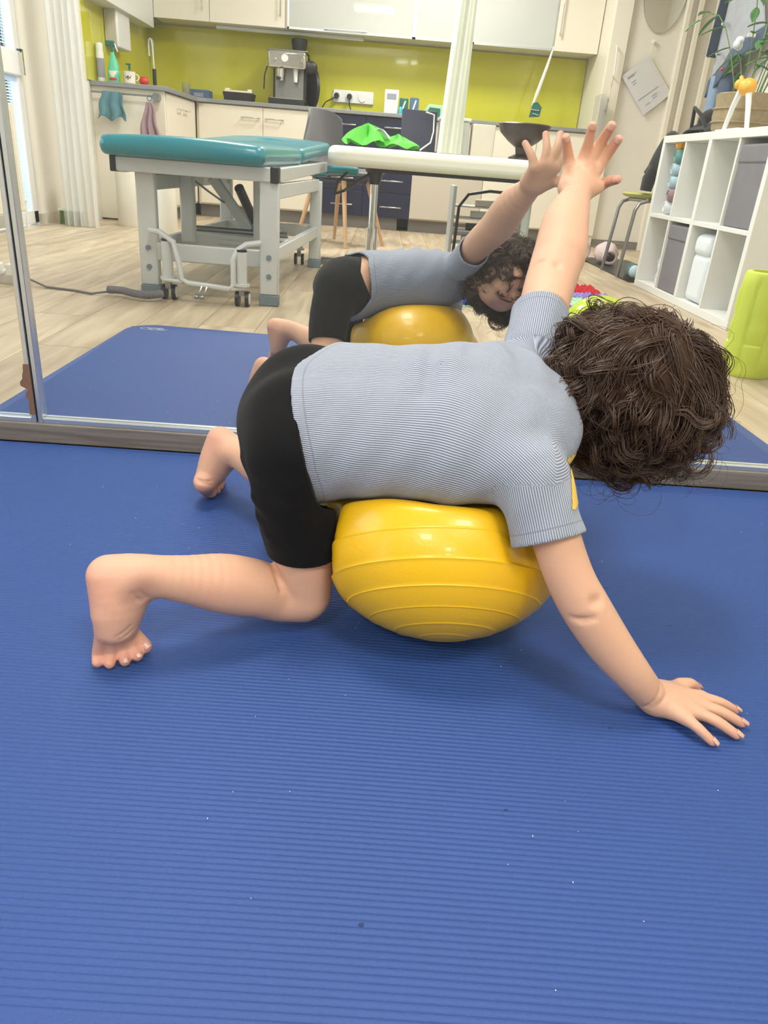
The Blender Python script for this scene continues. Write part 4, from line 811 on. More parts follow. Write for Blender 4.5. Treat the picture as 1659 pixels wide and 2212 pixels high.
t = thing('play_rug', 'fluffy children rug with red, violet and mint bands', 'rug', (.8, 3.8, FZ))
rs_ = random.Random(5)
def fluffy(x0, x1, y0, y1, h, m):
    mb = MB(); nx_ = int((x1-x0)/.022); ny_ = int((y1-y0)/.022)
    for i in range(nx_):
        for j in range(ny_): mb.ball((x0+(i+.5)*(x1-x0)/nx_+rs_.uniform(-.004, .004), y0+(j+.5)*(y1-y0)/ny_+rs_.uniform(-.004, .004), FZ+.006), .015, .015, h+rs_.uniform(0, .008), 6, 4)
    o = obj('pile', mb, m, t, kind='stuff')
fluffy(.90, 1.04, 4.02, 4.14, .05, 'rug_green'); fluffy(.72, 1.12, 3.80, 4.02, .035, 'rug_red'); fluffy(.66, 1.14, 3.66, 3.80, .025, 'rug_violet'); fluffy(.55, 1.08, 3.45, 3.66, .018, 'rug_mint'); fluffy(.30, .88, 3.32, 3.45, .016, 'rug_blue')
obj('backing', MB().prism(rect(.30, 1.15, 3.30, 4.10, .05), .006, (0, 0, FZ), b=(0, 1, 0), c=(0, 0, 1)), 'rug_mint', t)
# foam roller and green ball
t = thing('foam_roller', 'upright lime green ribbed foam roller near the end of the mat', 'roller', (1.222, 2.40, FZ))
def roller():
    mb = MB(); c = (1.222, 2.40, FZ); n_ = 48; prof = [0, .01, .02, .035, .06, .085, .10, .105, .125, .15, .155, .18, .21, .225, .255, .285, .312, .32]
    vs = []; fs = []
    for i, z in enumerate(prof):
        for k in range(n_):
            g = (k % 6) in (0,); r = .076 + (.004 if not g and .02 < z < .30 else -.002); 
            if (k//6) % 2 and (i % 4 == 3): r -= .005
            if i in (0, len(prof)-1): r = .070
            a_ = 2*PI*k/n_; vs.append((c[0]+r*math.cos(a_), c[1]+r*math.sin(a_), c[2]+z))
    for z in (.322, .31, .02):
        for k in range(n_): a_ = 2*PI*k/n_; r = .056 if z > .315 else .054; vs.append((c[0]+r*math.cos(a_), c[1]+r*math.sin(a_), c[2]+z))
    R3 = len(prof)+3
    for i in range(R3-1):
        for k in range(n_): k2 = (k+1) % n_; fs.append((i*n_+k, i*n_+k2, (i+1)*n_+k2, (i+1)*n_+k))
    fs.append(tuple((R3-1)*n_+k for k in range(n_))); fs.append(tuple(range(n_-1, -1, -1)))
    return mb.add(vs, fs)
obj('foam_tube', roller(), 'lime_foam', t, bev=.0015, smooth=50)
obj('core', MB().lathe((1.222, 2.40, FZ), [(.053, .01), (.053, .27), (.047, .27), (.047, .01)], 30), 'stem', t)
t = thing('exercise_ball', 'lime green exercise ball on the mat behind the child\'s head', 'ball', (.645, 2.15, 0))
obj('ball', MB().ball((.645, 2.15, .1185), .118, .118, .118, 48, 32), 'green_vinyl', t, smooth=180)
obj('moulded_rings', MB().tube([(.645+.1172*math.cos(a_*PI/24), 2.15+.1172*math.sin(a_*PI/24), .14) for a_ in range(49)], .0016, 5).tube([(.645+.108*math.cos(a_*PI/24), 2.15+.108*math.sin(a_*PI/24), .166) for a_ in range(49)], .0016, 5).tube([(.645+.095*math.cos(a_*PI/24), 2.15+.095*math.sin(a_*PI/24), .188) for a_ in range(49)], .0016, 5), 'green_vinyl', t)
t = thing('toy_hoop', 'neon green plastic hoop standing at the left edge of the mirror', 'hoop', (-1.02, 1.80, FZ))
obj('hoop', MB().tube([(-.985+.055*abs(math.cos(a_*PI/16))**.6*(1 if math.cos(a_*PI/16) > 0 else -1), 1.80, .075+.078*abs(math.sin(a_*PI/16))**.6*(1 if math.sin(a_*PI/16) > 0 else -1)) for a_ in range(33)], .008, 8), 'neon', t)

# ================================================================== THE CHILD
# implicit surfaces: primitives are melted into a distance grid, then meshed (surface nets)
class Field:
    def __init__(s, lo, hi, h, cap=.03):
        s.lo = np.array(lo, np.float32); s.h = h; s.n = np.ceil((np.array(hi)-np.array(lo))/h).astype(int)+1
        s.D = np.full(s.n, cap, np.float32); s.cap = cap
    def block(s, a, b, m):
        i0 = np.maximum(0, np.floor((np.array(a)-m-s.lo)/s.h).astype(int)); i1 = np.minimum(s.n, np.ceil((np.array(b)+m-s.lo)/s.h).astype(int)+1)
        sl = tuple(slice(p, q) for p, q in zip(i0, i1))
        ax = [(s.lo[k] + np.arange(i0[k], i1[k])*s.h).astype(np.float32) for k in range(3)]
        return sl, np.meshgrid(*ax, indexing='ij')
    def blend(s, sl, d, k, mode='add'):
        D = s.D[sl]
        if mode == 'add':
            h = np.maximum(k-np.abs(D-d), 0)/max(k, 1e-6); s.D[sl] = np.minimum(np.minimum(D, d)-h*h*k*.25, s.cap)
        else:
            d = -d; h = np.maximum(k-np.abs(D-d), 0)/max(k, 1e-6); s.D[sl] = np.maximum(D, d)+h*h*k*.25
    def cone(s, a, b, ra, rb, k=.01, mode='add', flat=None):
        a = np.array(a, float); b = np.array(b, float); R = max(ra, rb)
        sl, (x, y, z) = s.block(np.minimum(a, b)-R, np.maximum(a, b)+R, s.cap+.004)
        qx, qy, qz = x-a[0], y-a[1], z-a[2]; d = b-a
        if flat:
            nv = np.array(flat[0], float); nv /= np.linalg.norm(nv); f = 1/flat[1]-1
            t = (qx*nv[0]+qy*nv[1]+qz*nv[2])*f; qx = qx+t*nv[0]; qy = qy+t*nv[1]; qz = qz+t*nv[2]; d = d+nv*(d@nv)*f
        L = max(d@d, 1e-9); h = np.clip((qx*d[0]+qy*d[1]+qz*d[2])/L, 0, 1)
        dd = np.sqrt((qx-d[0]*h)**2+(qy-d[1]*h)**2+(qz-d[2]*h)**2)-(ra+(rb-ra)*h)
        if flat: dd = dd*(flat[1]*.5+.5)
        s.blend(sl, dd.astype(np.float32), k, mode)
    def chain(s, pts, k=.01, grow=0, mode='add'):
        A = np.array(pts, float); A[:, 3] += grow; n_ = len(A); sub = 4; out = []
        for i in range(n_-1):                                   # smooth run through the joints
            p0, p1, p2, p3 = A[max(i-1, 0)], A[i], A[i+1], A[min(i+2, n_-1)]
            for q in range(sub):
                u = q/sub; out.append(.5*(2*p1+(p2-p0)*u+(2*p0-5*p1+4*p2-p3)*u*u+(3*p1-p0-3*p2+p3)*u**3))
        out.append(A[-1]); A = np.array(out); R = A[:, 3:].max()
        sl, (x, y, z) = s.block(A[:, :3].min(0)-R, A[:, :3].max(0)+R, s.cap+.004); dm = None
        for a, b in zip(A, A[1:]):
            d = (b-a)[:3]; L = max(d@d, 1e-9); qx, qy, qz = x-a[0], y-a[1], z-a[2]; h = np.clip((qx*d[0]+qy*d[1]+qz*d[2])/L, 0, 1)
            dd = np.sqrt((qx-d[0]*h)**2+(qy-d[1]*h)**2+(qz-d[2]*h)**2)-(a[3]+(b[3]-a[3])*h)
            if dm is None: dm = dd
            else: hh = np.maximum(.004-np.abs(dm-dd), 0)/.004; dm = np.minimum(dm, dd)
        s.blend(sl, dm.astype(np.float32), k, mode)
    def ell(s, c, r, A=None, k=.01, mode='add'):
        c = np.array(c, float); r = np.array(r, float); R = max(r)
        sl, (x, y, z) = s.block(c-R, c+R, s.cap+.004); q = [x-c[0], y-c[1], z-c[2]]
        A = np.eye(3) if A is None else np.array(A, float)
        e = [(q[0]*A[i][0]+q[1]*A[i][1]+q[2]*A[i][2]) for i in range(3)]
        k0 = np.sqrt(sum((e[i]/r[i])**2 for i in range(3))); k1 = np.sqrt(sum((e[i]/r[i]**2)**2 for i in range(3)))
        s.blend(sl, (k0*(k0-1)/np.maximum(k1, 1e-6)).astype(np.float32), k, mode)
    def sample(s, P):
        g = (np.asarray(P)-s.lo)/s.h; i = np.clip(np.floor(g).astype(int), 0, s.n-2); f = np.clip(g-i, 0, 1); v = 0
        for dx in (0, 1):
            for dy in (0, 1):
                for dz in (0, 1):
                    wt = (f[:, 0] if dx else 1-f[:, 0])*(f[:, 1] if dy else 1-f[:, 1])*(f[:, 2] if dz else 1-f[:, 2])
                    v = v + wt*s.D[i[:, 0]+dx, i[:, 1]+dy, i[:, 2]+dz]
        return v
    def mesh(s, D=None):
        D = s.D if D is None else D
        S_ = D < 0; n = D.shape
        cnt = np.zeros(tuple(q-1 for q in n), np.int8)
        cs = [(i, j, k) for i in (0, 1) for j in (0, 1) for k in (0, 1)]
        for c in cs: cnt += S_[c[0]:n[0]-1+c[0], c[1]:n[1]-1+c[1], c[2]:n[2]-1+c[2]]
        act = np.argwhere((cnt > 0) & (cnt < 8)); m = np.array(n)-1
        val = np.stack([D[act[:, 0]+c[0], act[:, 1]+c[1], act[:, 2]+c[2]] for c in cs], 1)
        acc = np.zeros((len(act), 3)); w_ = np.zeros(len(act))
        for a in range(8):
            for b in range(a+1, 8):
                dif = np.array(cs[b])-np.array(cs[a])
                if np.abs(dif).sum() != 1: continue
                va, vb = val[:, a], val[:, b]; cr = (va < 0) != (vb < 0); t = np.where(cr, va/np.where(cr, va-vb, 1), 0)
                acc += np.where(cr[:, None], np.array(cs[a])+t[:, None]*dif, 0); w_ += cr
        P = s.lo + (act + acc/w_[:, None])*s.h
        key = (act[:, 0]*m[1]+act[:, 1])*m[2]+act[:, 2]           # argwhere is sorted, so keys are sorted
        F = []
        for ax in range(3):
            u, v = (ax+1) % 3, (ax+2) % 3
            A_ = [slice(None)]*3; B_ = [slice(None)]*3; A_[ax] = slice(0, n[ax]-1); B_[ax] = slice(1, n[ax])
            e = np.argwhere(S_[tuple(A_)] != S_[tuple(B_)])
            e = e[(e[:, u] > 0) & (e[:, v] > 0) & (e[:, u] < n[u]-1) & (e[:, v] < n[v]-1)]
            ins = S_[e[:, 0], e[:, 1], e[:, 2]]; q = []
            for du, dv in ((-1, -1), (0, -1), (0, 0), (-1, 0)):
                c = e.copy(); c[:, u] += du; c[:, v] += dv; q.append(np.searchsorted(key, (c[:, 0]*m[1]+c[:, 1])*m[2]+c[:, 2]))
            q = np.stack(q, 1); q[~ins] = q[~ins][:, ::-1]; F.append(q)
        return P.astype(np.float32), np.concatenate(F)
CHAINS = [
    ('thigh_near', 0.02, [(-0.078, 0.775, 0.2325, 0.047), (-0.0761, 0.775, 0.1618, 0.0395), (-0.0667, 0.775, 0.1078, 0.0368), (-0.0636, 0.775, 0.0503, 0.0322)]),
    ('shin_near', 0.005, [(-0.0668, 0.775, 0.0448, 0.0317), (-0.0938, 0.765, 0.0477, 0.0291), (-0.1157, 0.755, 0.0633, 0.0335), (-0.1357, 0.745, 0.0723, 0.0349), (-0.1573, 0.733, 0.0823, 0.0337), (-0.192, 0.715, 0.0953, 0.0268), (-0.2255, 0.7, 0.1063, 0.0222), (-0.2415, 0.695, 0.1069, 0.0221)]),
    ('foot_near', 0.015, [(-0.267, 0.69, 0.108, 0.0234), (-0.2608, 0.685, 0.0794, 0.0261), (-0.2608, 0.68, 0.054, 0.0213)]),
    ('foot_near', 0.02, [(-0.2436, 0.7, 0.098, 0.0218), (-0.2584, 0.7, 0.0488, 0.015)]),
    ('foot_near', 0.01, [(-0.2654, 0.675, 0.0678, 0.015), (-0.2634, 0.672, 0.0508, 0.0116)]),
    ('foot_near', 0.01, [(-0.2578, 0.69, 0.0554, 0.0153), (-0.2559, 0.69, 0.0403, 0.0113)]),
    ('toe_near', 0.005, [(-0.2714, 0.672, 0.0502, 0.009), (-0.282, 0.678, 0.017, 0.0072), (-0.2811, 0.6702, 0.009, 0.0064)]),
    ('toe_near', 0.004, [(-0.2643, 0.676, 0.0444, 0.0081), (-0.2687, 0.6793, 0.017, 0.007), (-0.2675, 0.669, 0.009, 0.0061)]),
    ('toe_near', 0.004, [(-0.2595, 0.682, 0.0406, 0.0082), (-0.2584, 0.6855, 0.017, 0.007), (-0.2527, 0.6755, 0.009, 0.0064)]),
    ('toe_near', 0.004, [(-0.2567, 0.69, 0.0365, 0.0083), (-0.2505, 0.692, 0.018, 0.0071), (-0.2416, 0.6847, 0.01, 0.0065)]),
    ('toe_near', 0.005, [(-0.2554, 0.7, 0.0347, 0.0089), (-0.2482, 0.7038, 0.02, 0.009), (-0.2377, 0.6985, 0.013, 0.0087)]),
    ('thigh_far', 0.02, [(-0.0948, 0.93, 0.2532, 0.0448), (-0.1071, 0.97, 0.1747, 0.04), (-0.1044, 1.02, 0.0835, 0.0329)]),
    ('shin_far', 0.012, [(-0.1018, 1.03, 0.0717, 0.0299), (-0.1568, 1.07, 0.0895, 0.0317), (-0.1906, 1.1, 0.0949, 0.0271), (-0.2162, 1.12, 0.0957, 0.0238)]),
    ('foot_far', 0.012, [(-0.2347, 1.125, 0.1099, 0.0216), (-0.2449, 1.12, 0.0752, 0.0232), (-0.2557, 1.11, 0.0436, 0.0188)]),
    ('foot_far', 0.012, [(-0.22, 1.12, 0.093, 0.0223), (-0.2414, 1.13, 0.0594, 0.0213)]),
    ('foot_far', 0.012, [(-0.233, 1.13, 0.0963, 0.0188), (-0.2492, 1.165, 0.032, 0.0157)]),
    ('toe_far', 0.006, [(-0.2579, 1.1, 0.0445, 0.0164), (-0.2609, 1.1341, 0.018, 0.0131), (-0.2561, 1.1396, 0.01, 0.0101)]),
    ('toe_far', 0.004, [(-0.2512, 1.145, 0.036, 0.007), (-0.2521, 1.162, 0.016, 0.0063), (-0.2475, 1.1537, 0.007, 0.0055)]),
    ('toe_far', 0.004, [(-0.2489, 1.156, 0.0332, 0.007), (-0.2495, 1.1726, 0.016, 0.0064), (-0.246, 1.1699, 0.007, 0.0056)]),
    ('toe_far', 0.004, [(-0.248, 1.167, 0.0305, 0.0071), (-0.2486, 1.182, 0.016, 0.0064), (-0.2464, 1.184, 0.007, 0.0056)]),
    ('toe_far', 0.004, [(-0.2471, 1.178, 0.0294, 0.0071), (-0.2485, 1.1935, 0.016, 0.0065), (-0.2477, 1.1983, 0.007, 0.0057)]),
    ('arm_far', 0.012, [(0.2048, 0.92, 0.3457, 0.0287), (0.2188, 0.985, 0.3836, 0.0318), (0.2395, 1.05, 0.4203, 0.0345), (0.2473, 1.07, 0.4367, 0.0355), (0.2597, 1.12, 0.4728, 0.032), (0.278, 1.165, 0.5024, 0.0222), (0.2826, 1.18, 0.5115, 0.021)]),
    ('arm_near', 0.012, [(0.1857, 0.705, 0.2322, 0.027), (0.202, 0.685, 0.1922, 0.0255), (0.2213, 0.67, 0.1523, 0.0251), (0.2423, 0.66, 0.1214, 0.0258), (0.2723, 0.652, 0.084, 0.0241), (0.303, 0.645, 0.052, 0.0199), (0.3313, 0.6508, 0.02, 0.0173)]),
    ('palm_near', 0.01, [(0.3395, 0.6461, 0.018, 0.0137), (0.3592, 0.6235, 0.017, 0.0074)]),
    ('palm_near', 0.01, [(0.3406, 0.6491, 0.018, 0.0138), (0.377, 0.6331, 0.017, 0.0075)]),
    ('palm_near', 0.01, [(0.3422, 0.6539, 0.018, 0.0138), (0.3849, 0.6467, 0.017, 0.0076)]),
    ('palm_near', 0.01, [(0.3438, 0.6588, 0.018, 0.0139), (0.3897, 0.6604, 0.017, 0.0078)]),
    ('palm_near', 0.01, [(0.3437, 0.6598, 0.018, 0.0129), (0.3757, 0.681, 0.015, 0.0079)]),
    ('finger_near', 0.0045, [(0.3592, 0.6235, 0.017, 0.0067), (0.3681, 0.6096, 0.016, 0.0058), (0.382, 0.601, 0.0065, 0.0050)]),
    ('finger_near', 0.0045, [(0.377, 0.6331, 0.017, 0.006), (0.3932, 0.6224, 0.016, 0.0062), (0.4134, 0.614, 0.0065, 0.0053)]),
    ('finger_near', 0.0045, [(0.3843, 0.6466, 0.017, 0.0069), (0.4049, 0.6382, 0.016, 0.0063), (0.4274, 0.6332, 0.0065, 0.0054)]),
    ('finger_near', 0.0045, [(0.3897, 0.6604, 0.017, 0.0064), (0.4102, 0.6548, 0.016, 0.0058), (0.43, 0.6546, 0.0065, 0.0050)]),
    ('finger_near', 0.0045, [(0.3749, 0.6801, 0.017, 0.0078), (0.3874, 0.6842, 0.016, 0.0072), (0.3998, 0.6905, 0.0065, 0.0058)]),
    ('palm_far', 0.01, [(0.2703, 1.19, 0.5166, 0.0143), (0.275, 1.215, 0.5409, 0.0103)]),
    ('palm_far', 0.01, [(0.2773, 1.19, 0.5171, 0.0143), (0.2901, 1.215, 0.5458, 0.0103)]),
    ('palm_far', 0.01, [(0.2832, 1.19, 0.5175, 0.0143), (0.3029, 1.215, 0.548, 0.0103)]),
    ('palm_far', 0.01, [(0.288, 1.19, 0.5179, 0.0143), (0.3149, 1.215, 0.5438, 0.0096)]),
    ('palm_far', 0.01, [(0.2956, 1.19, 0.514, 0.015), (0.3163, 1.2, 0.5203, 0.0103)]),
    ('finger_far', 0.0045, [(0.2748, 1.215, 0.5422, 0.0094), (0.2676, 1.21, 0.5609, 0.0077), (0.2561, 1.19, 0.5809, 0.0063)]),
    ('finger_far', 0.0045, [(0.2901, 1.215, 0.5495, 0.0089), (0.2937, 1.21, 0.5719, 0.0077), (0.2916, 1.19, 0.5988, 0.0063)]),
    ('finger_far', 0.0045, [(0.3024, 1.215, 0.551, 0.0089), (0.3123, 1.21, 0.5782, 0.0080), (0.3186, 1.19, 0.6007, 0.0067)]),
    ('finger_far', 0.0045, [(0.3151, 1.215, 0.5463, 0.0089), (0.3258, 1.21, 0.5657, 0.0077), (0.3319, 1.19, 0.5845, 0.0063)]),
    ('finger_far', 0.0045, [(0.3216, 1.215, 0.5202, 0.009), (0.3327, 1.21, 0.5282, 0.0078), (0.3408, 1.19, 0.5323, 0.0066)]),
]
RIDGES=[
    ((0.135, 0.639, 0.259), (0.088, 0.683, 0.28), 0.012, 0.003),
    ((0.13, 0.632, 0.256), (0.062, 0.645, 0.262), 0.012, 0.003),
    ((0.203, 0.705, 0.29), (0.144, 0.674, 0.275), 0.01, 0.003),
    ((0.051, 0.833, 0.35), (0.042, 0.756, 0.314), 0.01, 0.004),
    ((0.093, 0.837, 0.352), (0.073, 0.765, 0.318), 0.012, 0.004),
    ((0.135, 0.86, 0.363), (0.154, 0.78, 0.325), 0.012, 0.004),
    ((0.174, 0.879, 0.371), (0.195, 0.784, 0.327), 0.012, 0.003),
    ((-0.03, 0.624, 0.252), (0.023, 0.658, 0.268), 0.012, 0.003),
    ((0.021, 0.631, 0.255), (0.049, 0.688, 0.282), 0.014, 0.0025),
    ((-0.02, 0.763, 0.317), (0.014, 0.663, 0.27), 0.016, 0.0015),
    ((0.184, 0.737, 0.305), (0.134, 0.714, 0.294), 0.014, 0.002),
]

W = np.array([0, .905, .424]); NB = np.array([0, -.424, .905])            # shoulder-to-shoulder axis, outward normal of the back
PEL, WAI, CHE, SHO = np.array([-.068, .850, .246]), np.array([-.01, .822, .264]), np.array([.10, .810, .270]), np.array([.155, .806, .277])
FL = (tuple(NB), .68)
def torso(Fd, g=0, k=.02, pelvis=True):
    def bar(c, hw, r, ax=W, fl=FL): Fd.cone(c-ax*(hw), c+ax*(hw), r+g, r+g, k, flat=fl)
    wp = np.array([0, .97, .24]); npv = (0, -.24, .97)
    if pelvis:
        Fd.cone(PEL-wp*.045, PEL+wp*.045, .058+g, .058+g, k); Fd.ell(PEL+np.array([-.012, -.042, .006]), (.056+g, .050+g, .056+g), k=k); Fd.ell(PEL+np.array([-.012, .042, .018]), (.056+g, .050+g, .052+g), k=k)
    for a, b, ra, rb in ((PEL, WAI, .084, .082), (WAI, CHE, .082, .088), (CHE, SHO, .088, .084)):
        for s_ in (-1, 1):
            Fd.cone(a+W*s_*.012, b+W*s_*.012, ra-.010+g, rb-.010+g, k, flat=FL)
    Fd.cone(SHO-W*.072, SHO+W*.074, .034+g, .034+g, k); Fd.ell(CHE-NB*.01, (.08+g, .085+g, .056+g), np.array([[1, 0, 0], W, NB]), k)
U = np.array([.88, -.38, .05]); U /= np.linalg.norm(U); FA = np.array([.38, .80, -.46]); FA -= U*(FA@U); FA /= np.linalg.norm(FA); EA = np.cross(U, FA)*-1
EA /= np.linalg.norm(EA)
HC = np.array([.310, .885, .309])
HA = np.array([U, EA, FA])
hd = lambda u, e, f: HC + U*u + EA*e + FA*f
B = Field((-.32, .56, -.006), (.50, 1.27, .68), .002)
torso(B)
for nm, k, pts in CHAINS: B.chain(pts, k)
# neck and head
B.cone((.165, .812, .278), hd(-.045, 0, -.02), .040, .036, .02)
B.ell(hd(.010, 0, -.008), (.080, .068, .084), HA, .01)
B.ell(hd(-.040, 0, .030), (.050, .055, .050), HA, .025)
B.ell(hd(-.068, 0, .052), (.018, .026, .022), HA, .02)                      # chin
for s_ in (-1, 1):
    B.ell(hd(-.028, s_*.032, .050), (.026, .024, .024), HA, .018)              # cheeks
    B.ell(hd(-.006, s_*.028, .082), (.011, .015, .012), HA, .008, 'sub')       # eye sockets
    B.ell(hd(-.006, s_*.028, .068), (.012, .013, .012), HA, .003)              # lids and eyeball
    B.ell(hd(-.016, s_*.070, -.006), (.022, .005, .014), HA, .004); B.ell(hd(-.016, s_*.077, -.004), (.013, .004, .007), HA, .003, 'sub')  # ears
B.cone(hd(.000, 0, .074), hd(-.026, 0, .086), .005, .0085, .012); B.ell(hd(-.028, 0, .089), (.007, .009, .008), HA, .005)
for s_ in (-1, 1): B.ell(hd(-.031, s_*.007, .086), (.005, .005, .006), HA, .004)
B.cone(hd(-.045, -.013, .076), hd(-.045, .013, .076), .0045, .0045, .003); B.cone(hd(-.052, -.010, .075), hd(-.052, .010, .075), .005, .005, .003)
# creases and dimples
def crease(a, b, r, k=.004): B.cone(a, b, r, r, k, 'sub')
crease((0.2222, 0.6415, 0.1218), (0.2313, 0.6364, 0.1231), 0.0022, 0.005)
crease((0.2313, 0.6364, 0.1231), (0.2415, 0.6349, 0.1275), 0.0022, 0.005)
crease((0.2418, 0.6410, 0.1437), (0.2451, 0.6429, 0.1443), 0.0028, 0.009)
crease((0.3183, 0.6340, 0.0196), (0.3236, 0.6301, 0.0283), 0.0016, 0.004)
crease((0.3236, 0.6301, 0.0283), (0.3291, 0.6328, 0.0389), 0.0016, 0.004)
crease((0.3291, 0.6328, 0.0389), (0.3326, 0.6417, 0.0456), 0.0016, 0.004)
crease((0.3252, 0.6320, 0.0199), (0.3323, 0.6315, 0.0278), 0.0011, 0.003)
crease((0.3323, 0.6315, 0.0278), (0.3402, 0.6388, 0.0348), 0.0011, 0.003)
crease((-0.0970, 0.7525, 0.0920), (-0.0904, 0.7440, 0.0831), 0.0026, 0.006)
crease((-0.0904, 0.7440, 0.0831), (-0.0870, 0.7393, 0.0736), 0.0026, 0.006)
crease((0.2016, 1.0164, 0.4216), (0.2075, 1.0137, 0.4276), 0.002, 0.005)
crease((0.2075, 1.0137, 0.4276), (0.2124, 1.0106, 0.4306), 0.002, 0.005)
crease((0.2301, 0.9980, 0.4288), (0.2305, 0.9958, 0.4274), 0.0030, 0.009)
crease((-0.2362, 0.6696, 0.1001), (-0.2321, 0.6733, 0.0912), 0.0016, 0.004)
crease((-0.2321, 0.6733, 0.0912), (-0.2295, 0.6768, 0.0869), 0.0016, 0.004)
crease((-0.2301, 0.6725, 0.1022), (-0.2248, 0.6785, 0.0908), 0.0014, 0.004)
crease((-0.2540, 0.6586, 0.0512), (-0.2465, 0.6635, 0.0543), 0.0012, 0.003)
crease((-0.2465, 0.6635, 0.0543), (-0.2401, 0.6696, 0.0601), 0.0012, 0.003)
crease((-0.2512, 0.6610, 0.0467), (-0.2448, 0.6663, 0.0489), 0.0012, 0.003)
crease((-0.2448, 0.6663, 0.0489), (-0.2405, 0.6723, 0.0522), 0.0012, 0.003)
crease((-0.2681, 1.0909, 0.0540), (-0.2546, 1.0860, 0.0523), 0.0012, 0.003)
crease((-0.2546, 1.0860, 0.0523), (-0.2429, 1.0927, 0.0503), 0.0012, 0.003)
crease((-0.2667, 1.0873, 0.0508), (-0.2516, 1.0852, 0.0480), 0.001, 0.003)
crease((-0.2516, 1.0852, 0.0480), (-0.2429, 1.0921, 0.0441), 0.001, 0.003)
crease((0.2599, 1.1772, 0.5205), (0.2654, 1.1591, 0.5202), 0.001, 0.003)
crease((0.2654, 1.1591, 0.5202), (0.2739, 1.1577, 0.5232), 0.001, 0.003)
crease((0.2554, 1.1530, 0.5123), (0.2634, 1.1412, 0.5157), 0.001, 0.003)
crease((0.2851, 1.1966, 0.5455), (0.2855, 1.1947, 0.5443), 0.0022, 0.004)
crease((0.2974, 1.1985, 0.5482), (0.2980, 1.1973, 0.5470), 0.0022, 0.004)
# toe and finger nails as slight plates
CH = {}
for nm, k, pts in CHAINS: CH.setdefault(nm, pts)
SN = [(.178, .712, .245, .037), (.1895, .694, .206, .0375), (.1950, .686, .190, .0385)]
SF = [(.196, .915, .332, .037), (.209, .962, .362, .037), (.213, .985, .374, .0375)]
T = Field((-.16, .60, .10), (.30, 1.04, .46), .002)
def shirt_solid(Fd):
    torso(Fd, .0065, .025, pelvis=False)
    q = PEL+np.array([.01, -.010, .0]); Fd.cone(q-W*.010, CHE-W*.008, .088, .090, .02, flat=(tuple(NB), .72)); Fd.cone(q+W*.010, CHE+W*.008, .088, .090, .02, flat=(tuple(NB), .72))
    wp = np.array([0, .97, .24]); o = np.array([.004, 0, 0])
    Fd.cone(PEL-wp*.045, PEL+wp*.045, .070, .070, .02); Fd.ell(PEL+np.array([-.012, -.042, .006]), (.068, .062, .068), k=.02); Fd.ell(PEL+np.array([-.012, .042, .018]), (.068, .062, .064), k=.02)
    Fd.cone(PEL, WAI, .094, .090, .02, flat=(tuple(NB), .72))
    Fd.chain(SN, .018); Fd.chain(SF, .018)
shirt_solid(T)
sl, (gx, gy, gz) = T.block(T.lo, T.lo+(T.n-1)*T.h, 0)
G3 = np.stack([gx, gy, gz], -1)
disp = np.zeros_like(gx)
def seg_d(a, b):
    a, b = np.array(a), np.array(b); d = b-a; h = np.clip(((G3-a)@d)/(d@d), 0, 1); q = G3-a-h[..., None]*d
    return np.sqrt((q**2).sum(-1)), h
for a, b, wd, hh in RIDGES:
    d_, h = seg_d(a, b); disp += 1.45*hh*np.exp(-(d_/(wd*1.25))**2)*np.sin(PI*np.clip(h*.85+.15, 0, 1))
    a2 = np.array(a)+np.array([.018, .004, 0]); d_, h = seg_d(a2, np.array(b)+np.array([.018, .004, 0])); disp -= hh*.9*np.exp(-(d_/(wd))**2)
disp += .0010*np.sin(gx*62+gy*35+2)*np.sin(gy*48-gx*20) + .0006*np.sin(gx*140-gz*90)
spine = np.exp(-((((G3-CHE)@W)/.016)**2)); disp -= .002*spine
Dv = T.D - disp.astype(np.float32)
outer = Dv; shell_ = np.maximum(outer, -(outer+.0045))
sW = (G3-CHE)@W; sN = (G3-CHE)@NB
def hemline(w_, n_): return -.086 + np.where(w_ > 0, .062, .026)*(np.clip(np.abs(w_), 0, .10)/.10)**2 + .012*(n_ < 0)*np.clip(-n_/.06, 0, 1)
HEM = hemline(sW, sN)
hemd = HEM - gx                                          # > 0 outside
cuts = [hemd]
armN = np.array(SN[2][:3])-np.array(SN[1][:3]); armN /= np.linalg.norm(armN); cN = np.array(SN[2][:3])+armN*.002
armF = np.array(SF[2][:3])-np.array(SF[1][:3]); armF /= np.linalg.norm(armF); cF = np.array(SF[2][:3])-armF*.014
pn = (G3-cN)@armN; pf = (G3-cF)@armF
# the cuff planes only act near their own arm
cuts += [np.where((gz < .235) & (gx > .12) & (gy < .76), pn, -1), np.where((gy > .90) & (gz > .31), pf, -1)]
NKC = np.array(hd(-.03, 0, -.005)); NKD = U; pk = (G3-(np.array([.175, .815, .278])+np.array([.062, .004, .004])))@np.array([.97, .05, .2])
cuts.append(np.where((np.abs(sW) < .055), pk, -1))
Dm = shell_
for c in cuts: Dm = np.maximum(Dm, c)
Dm = Dm.astype(np.float32)
TC = np.maximum.reduce(cuts); TS = Dv; TD = Dm
H = Field((-.20, .66, .06), (.03, 1.10, .36), .002)
wp = np.array([0, .97, .24])
H.cone(PEL-wp*.045, PEL+wp*.045, .063, .063, .02); H.ell(PEL+np.array([-.012, -.042, .006]), (.061, .055, .061), k=.02); H.ell(PEL+np.array([-.012, .042, .018]), (.061, .055, .057), k=.02)
H.cone(PEL, WAI, .088, .084, .02, flat=(tuple(NB), .70))
tn = CH['thigh_near']; tf = CH['thigh_far']
H_ = None
H.chain([(p[0], p[1], p[2], p[3]+g) for p, g in zip(tn, (.006, .0065, .0055, .005))], .022); H.chain([(p[0], p[1], p[2], p[3]+g) for p, g in zip(tf, (.006, .006, .006))], .022)
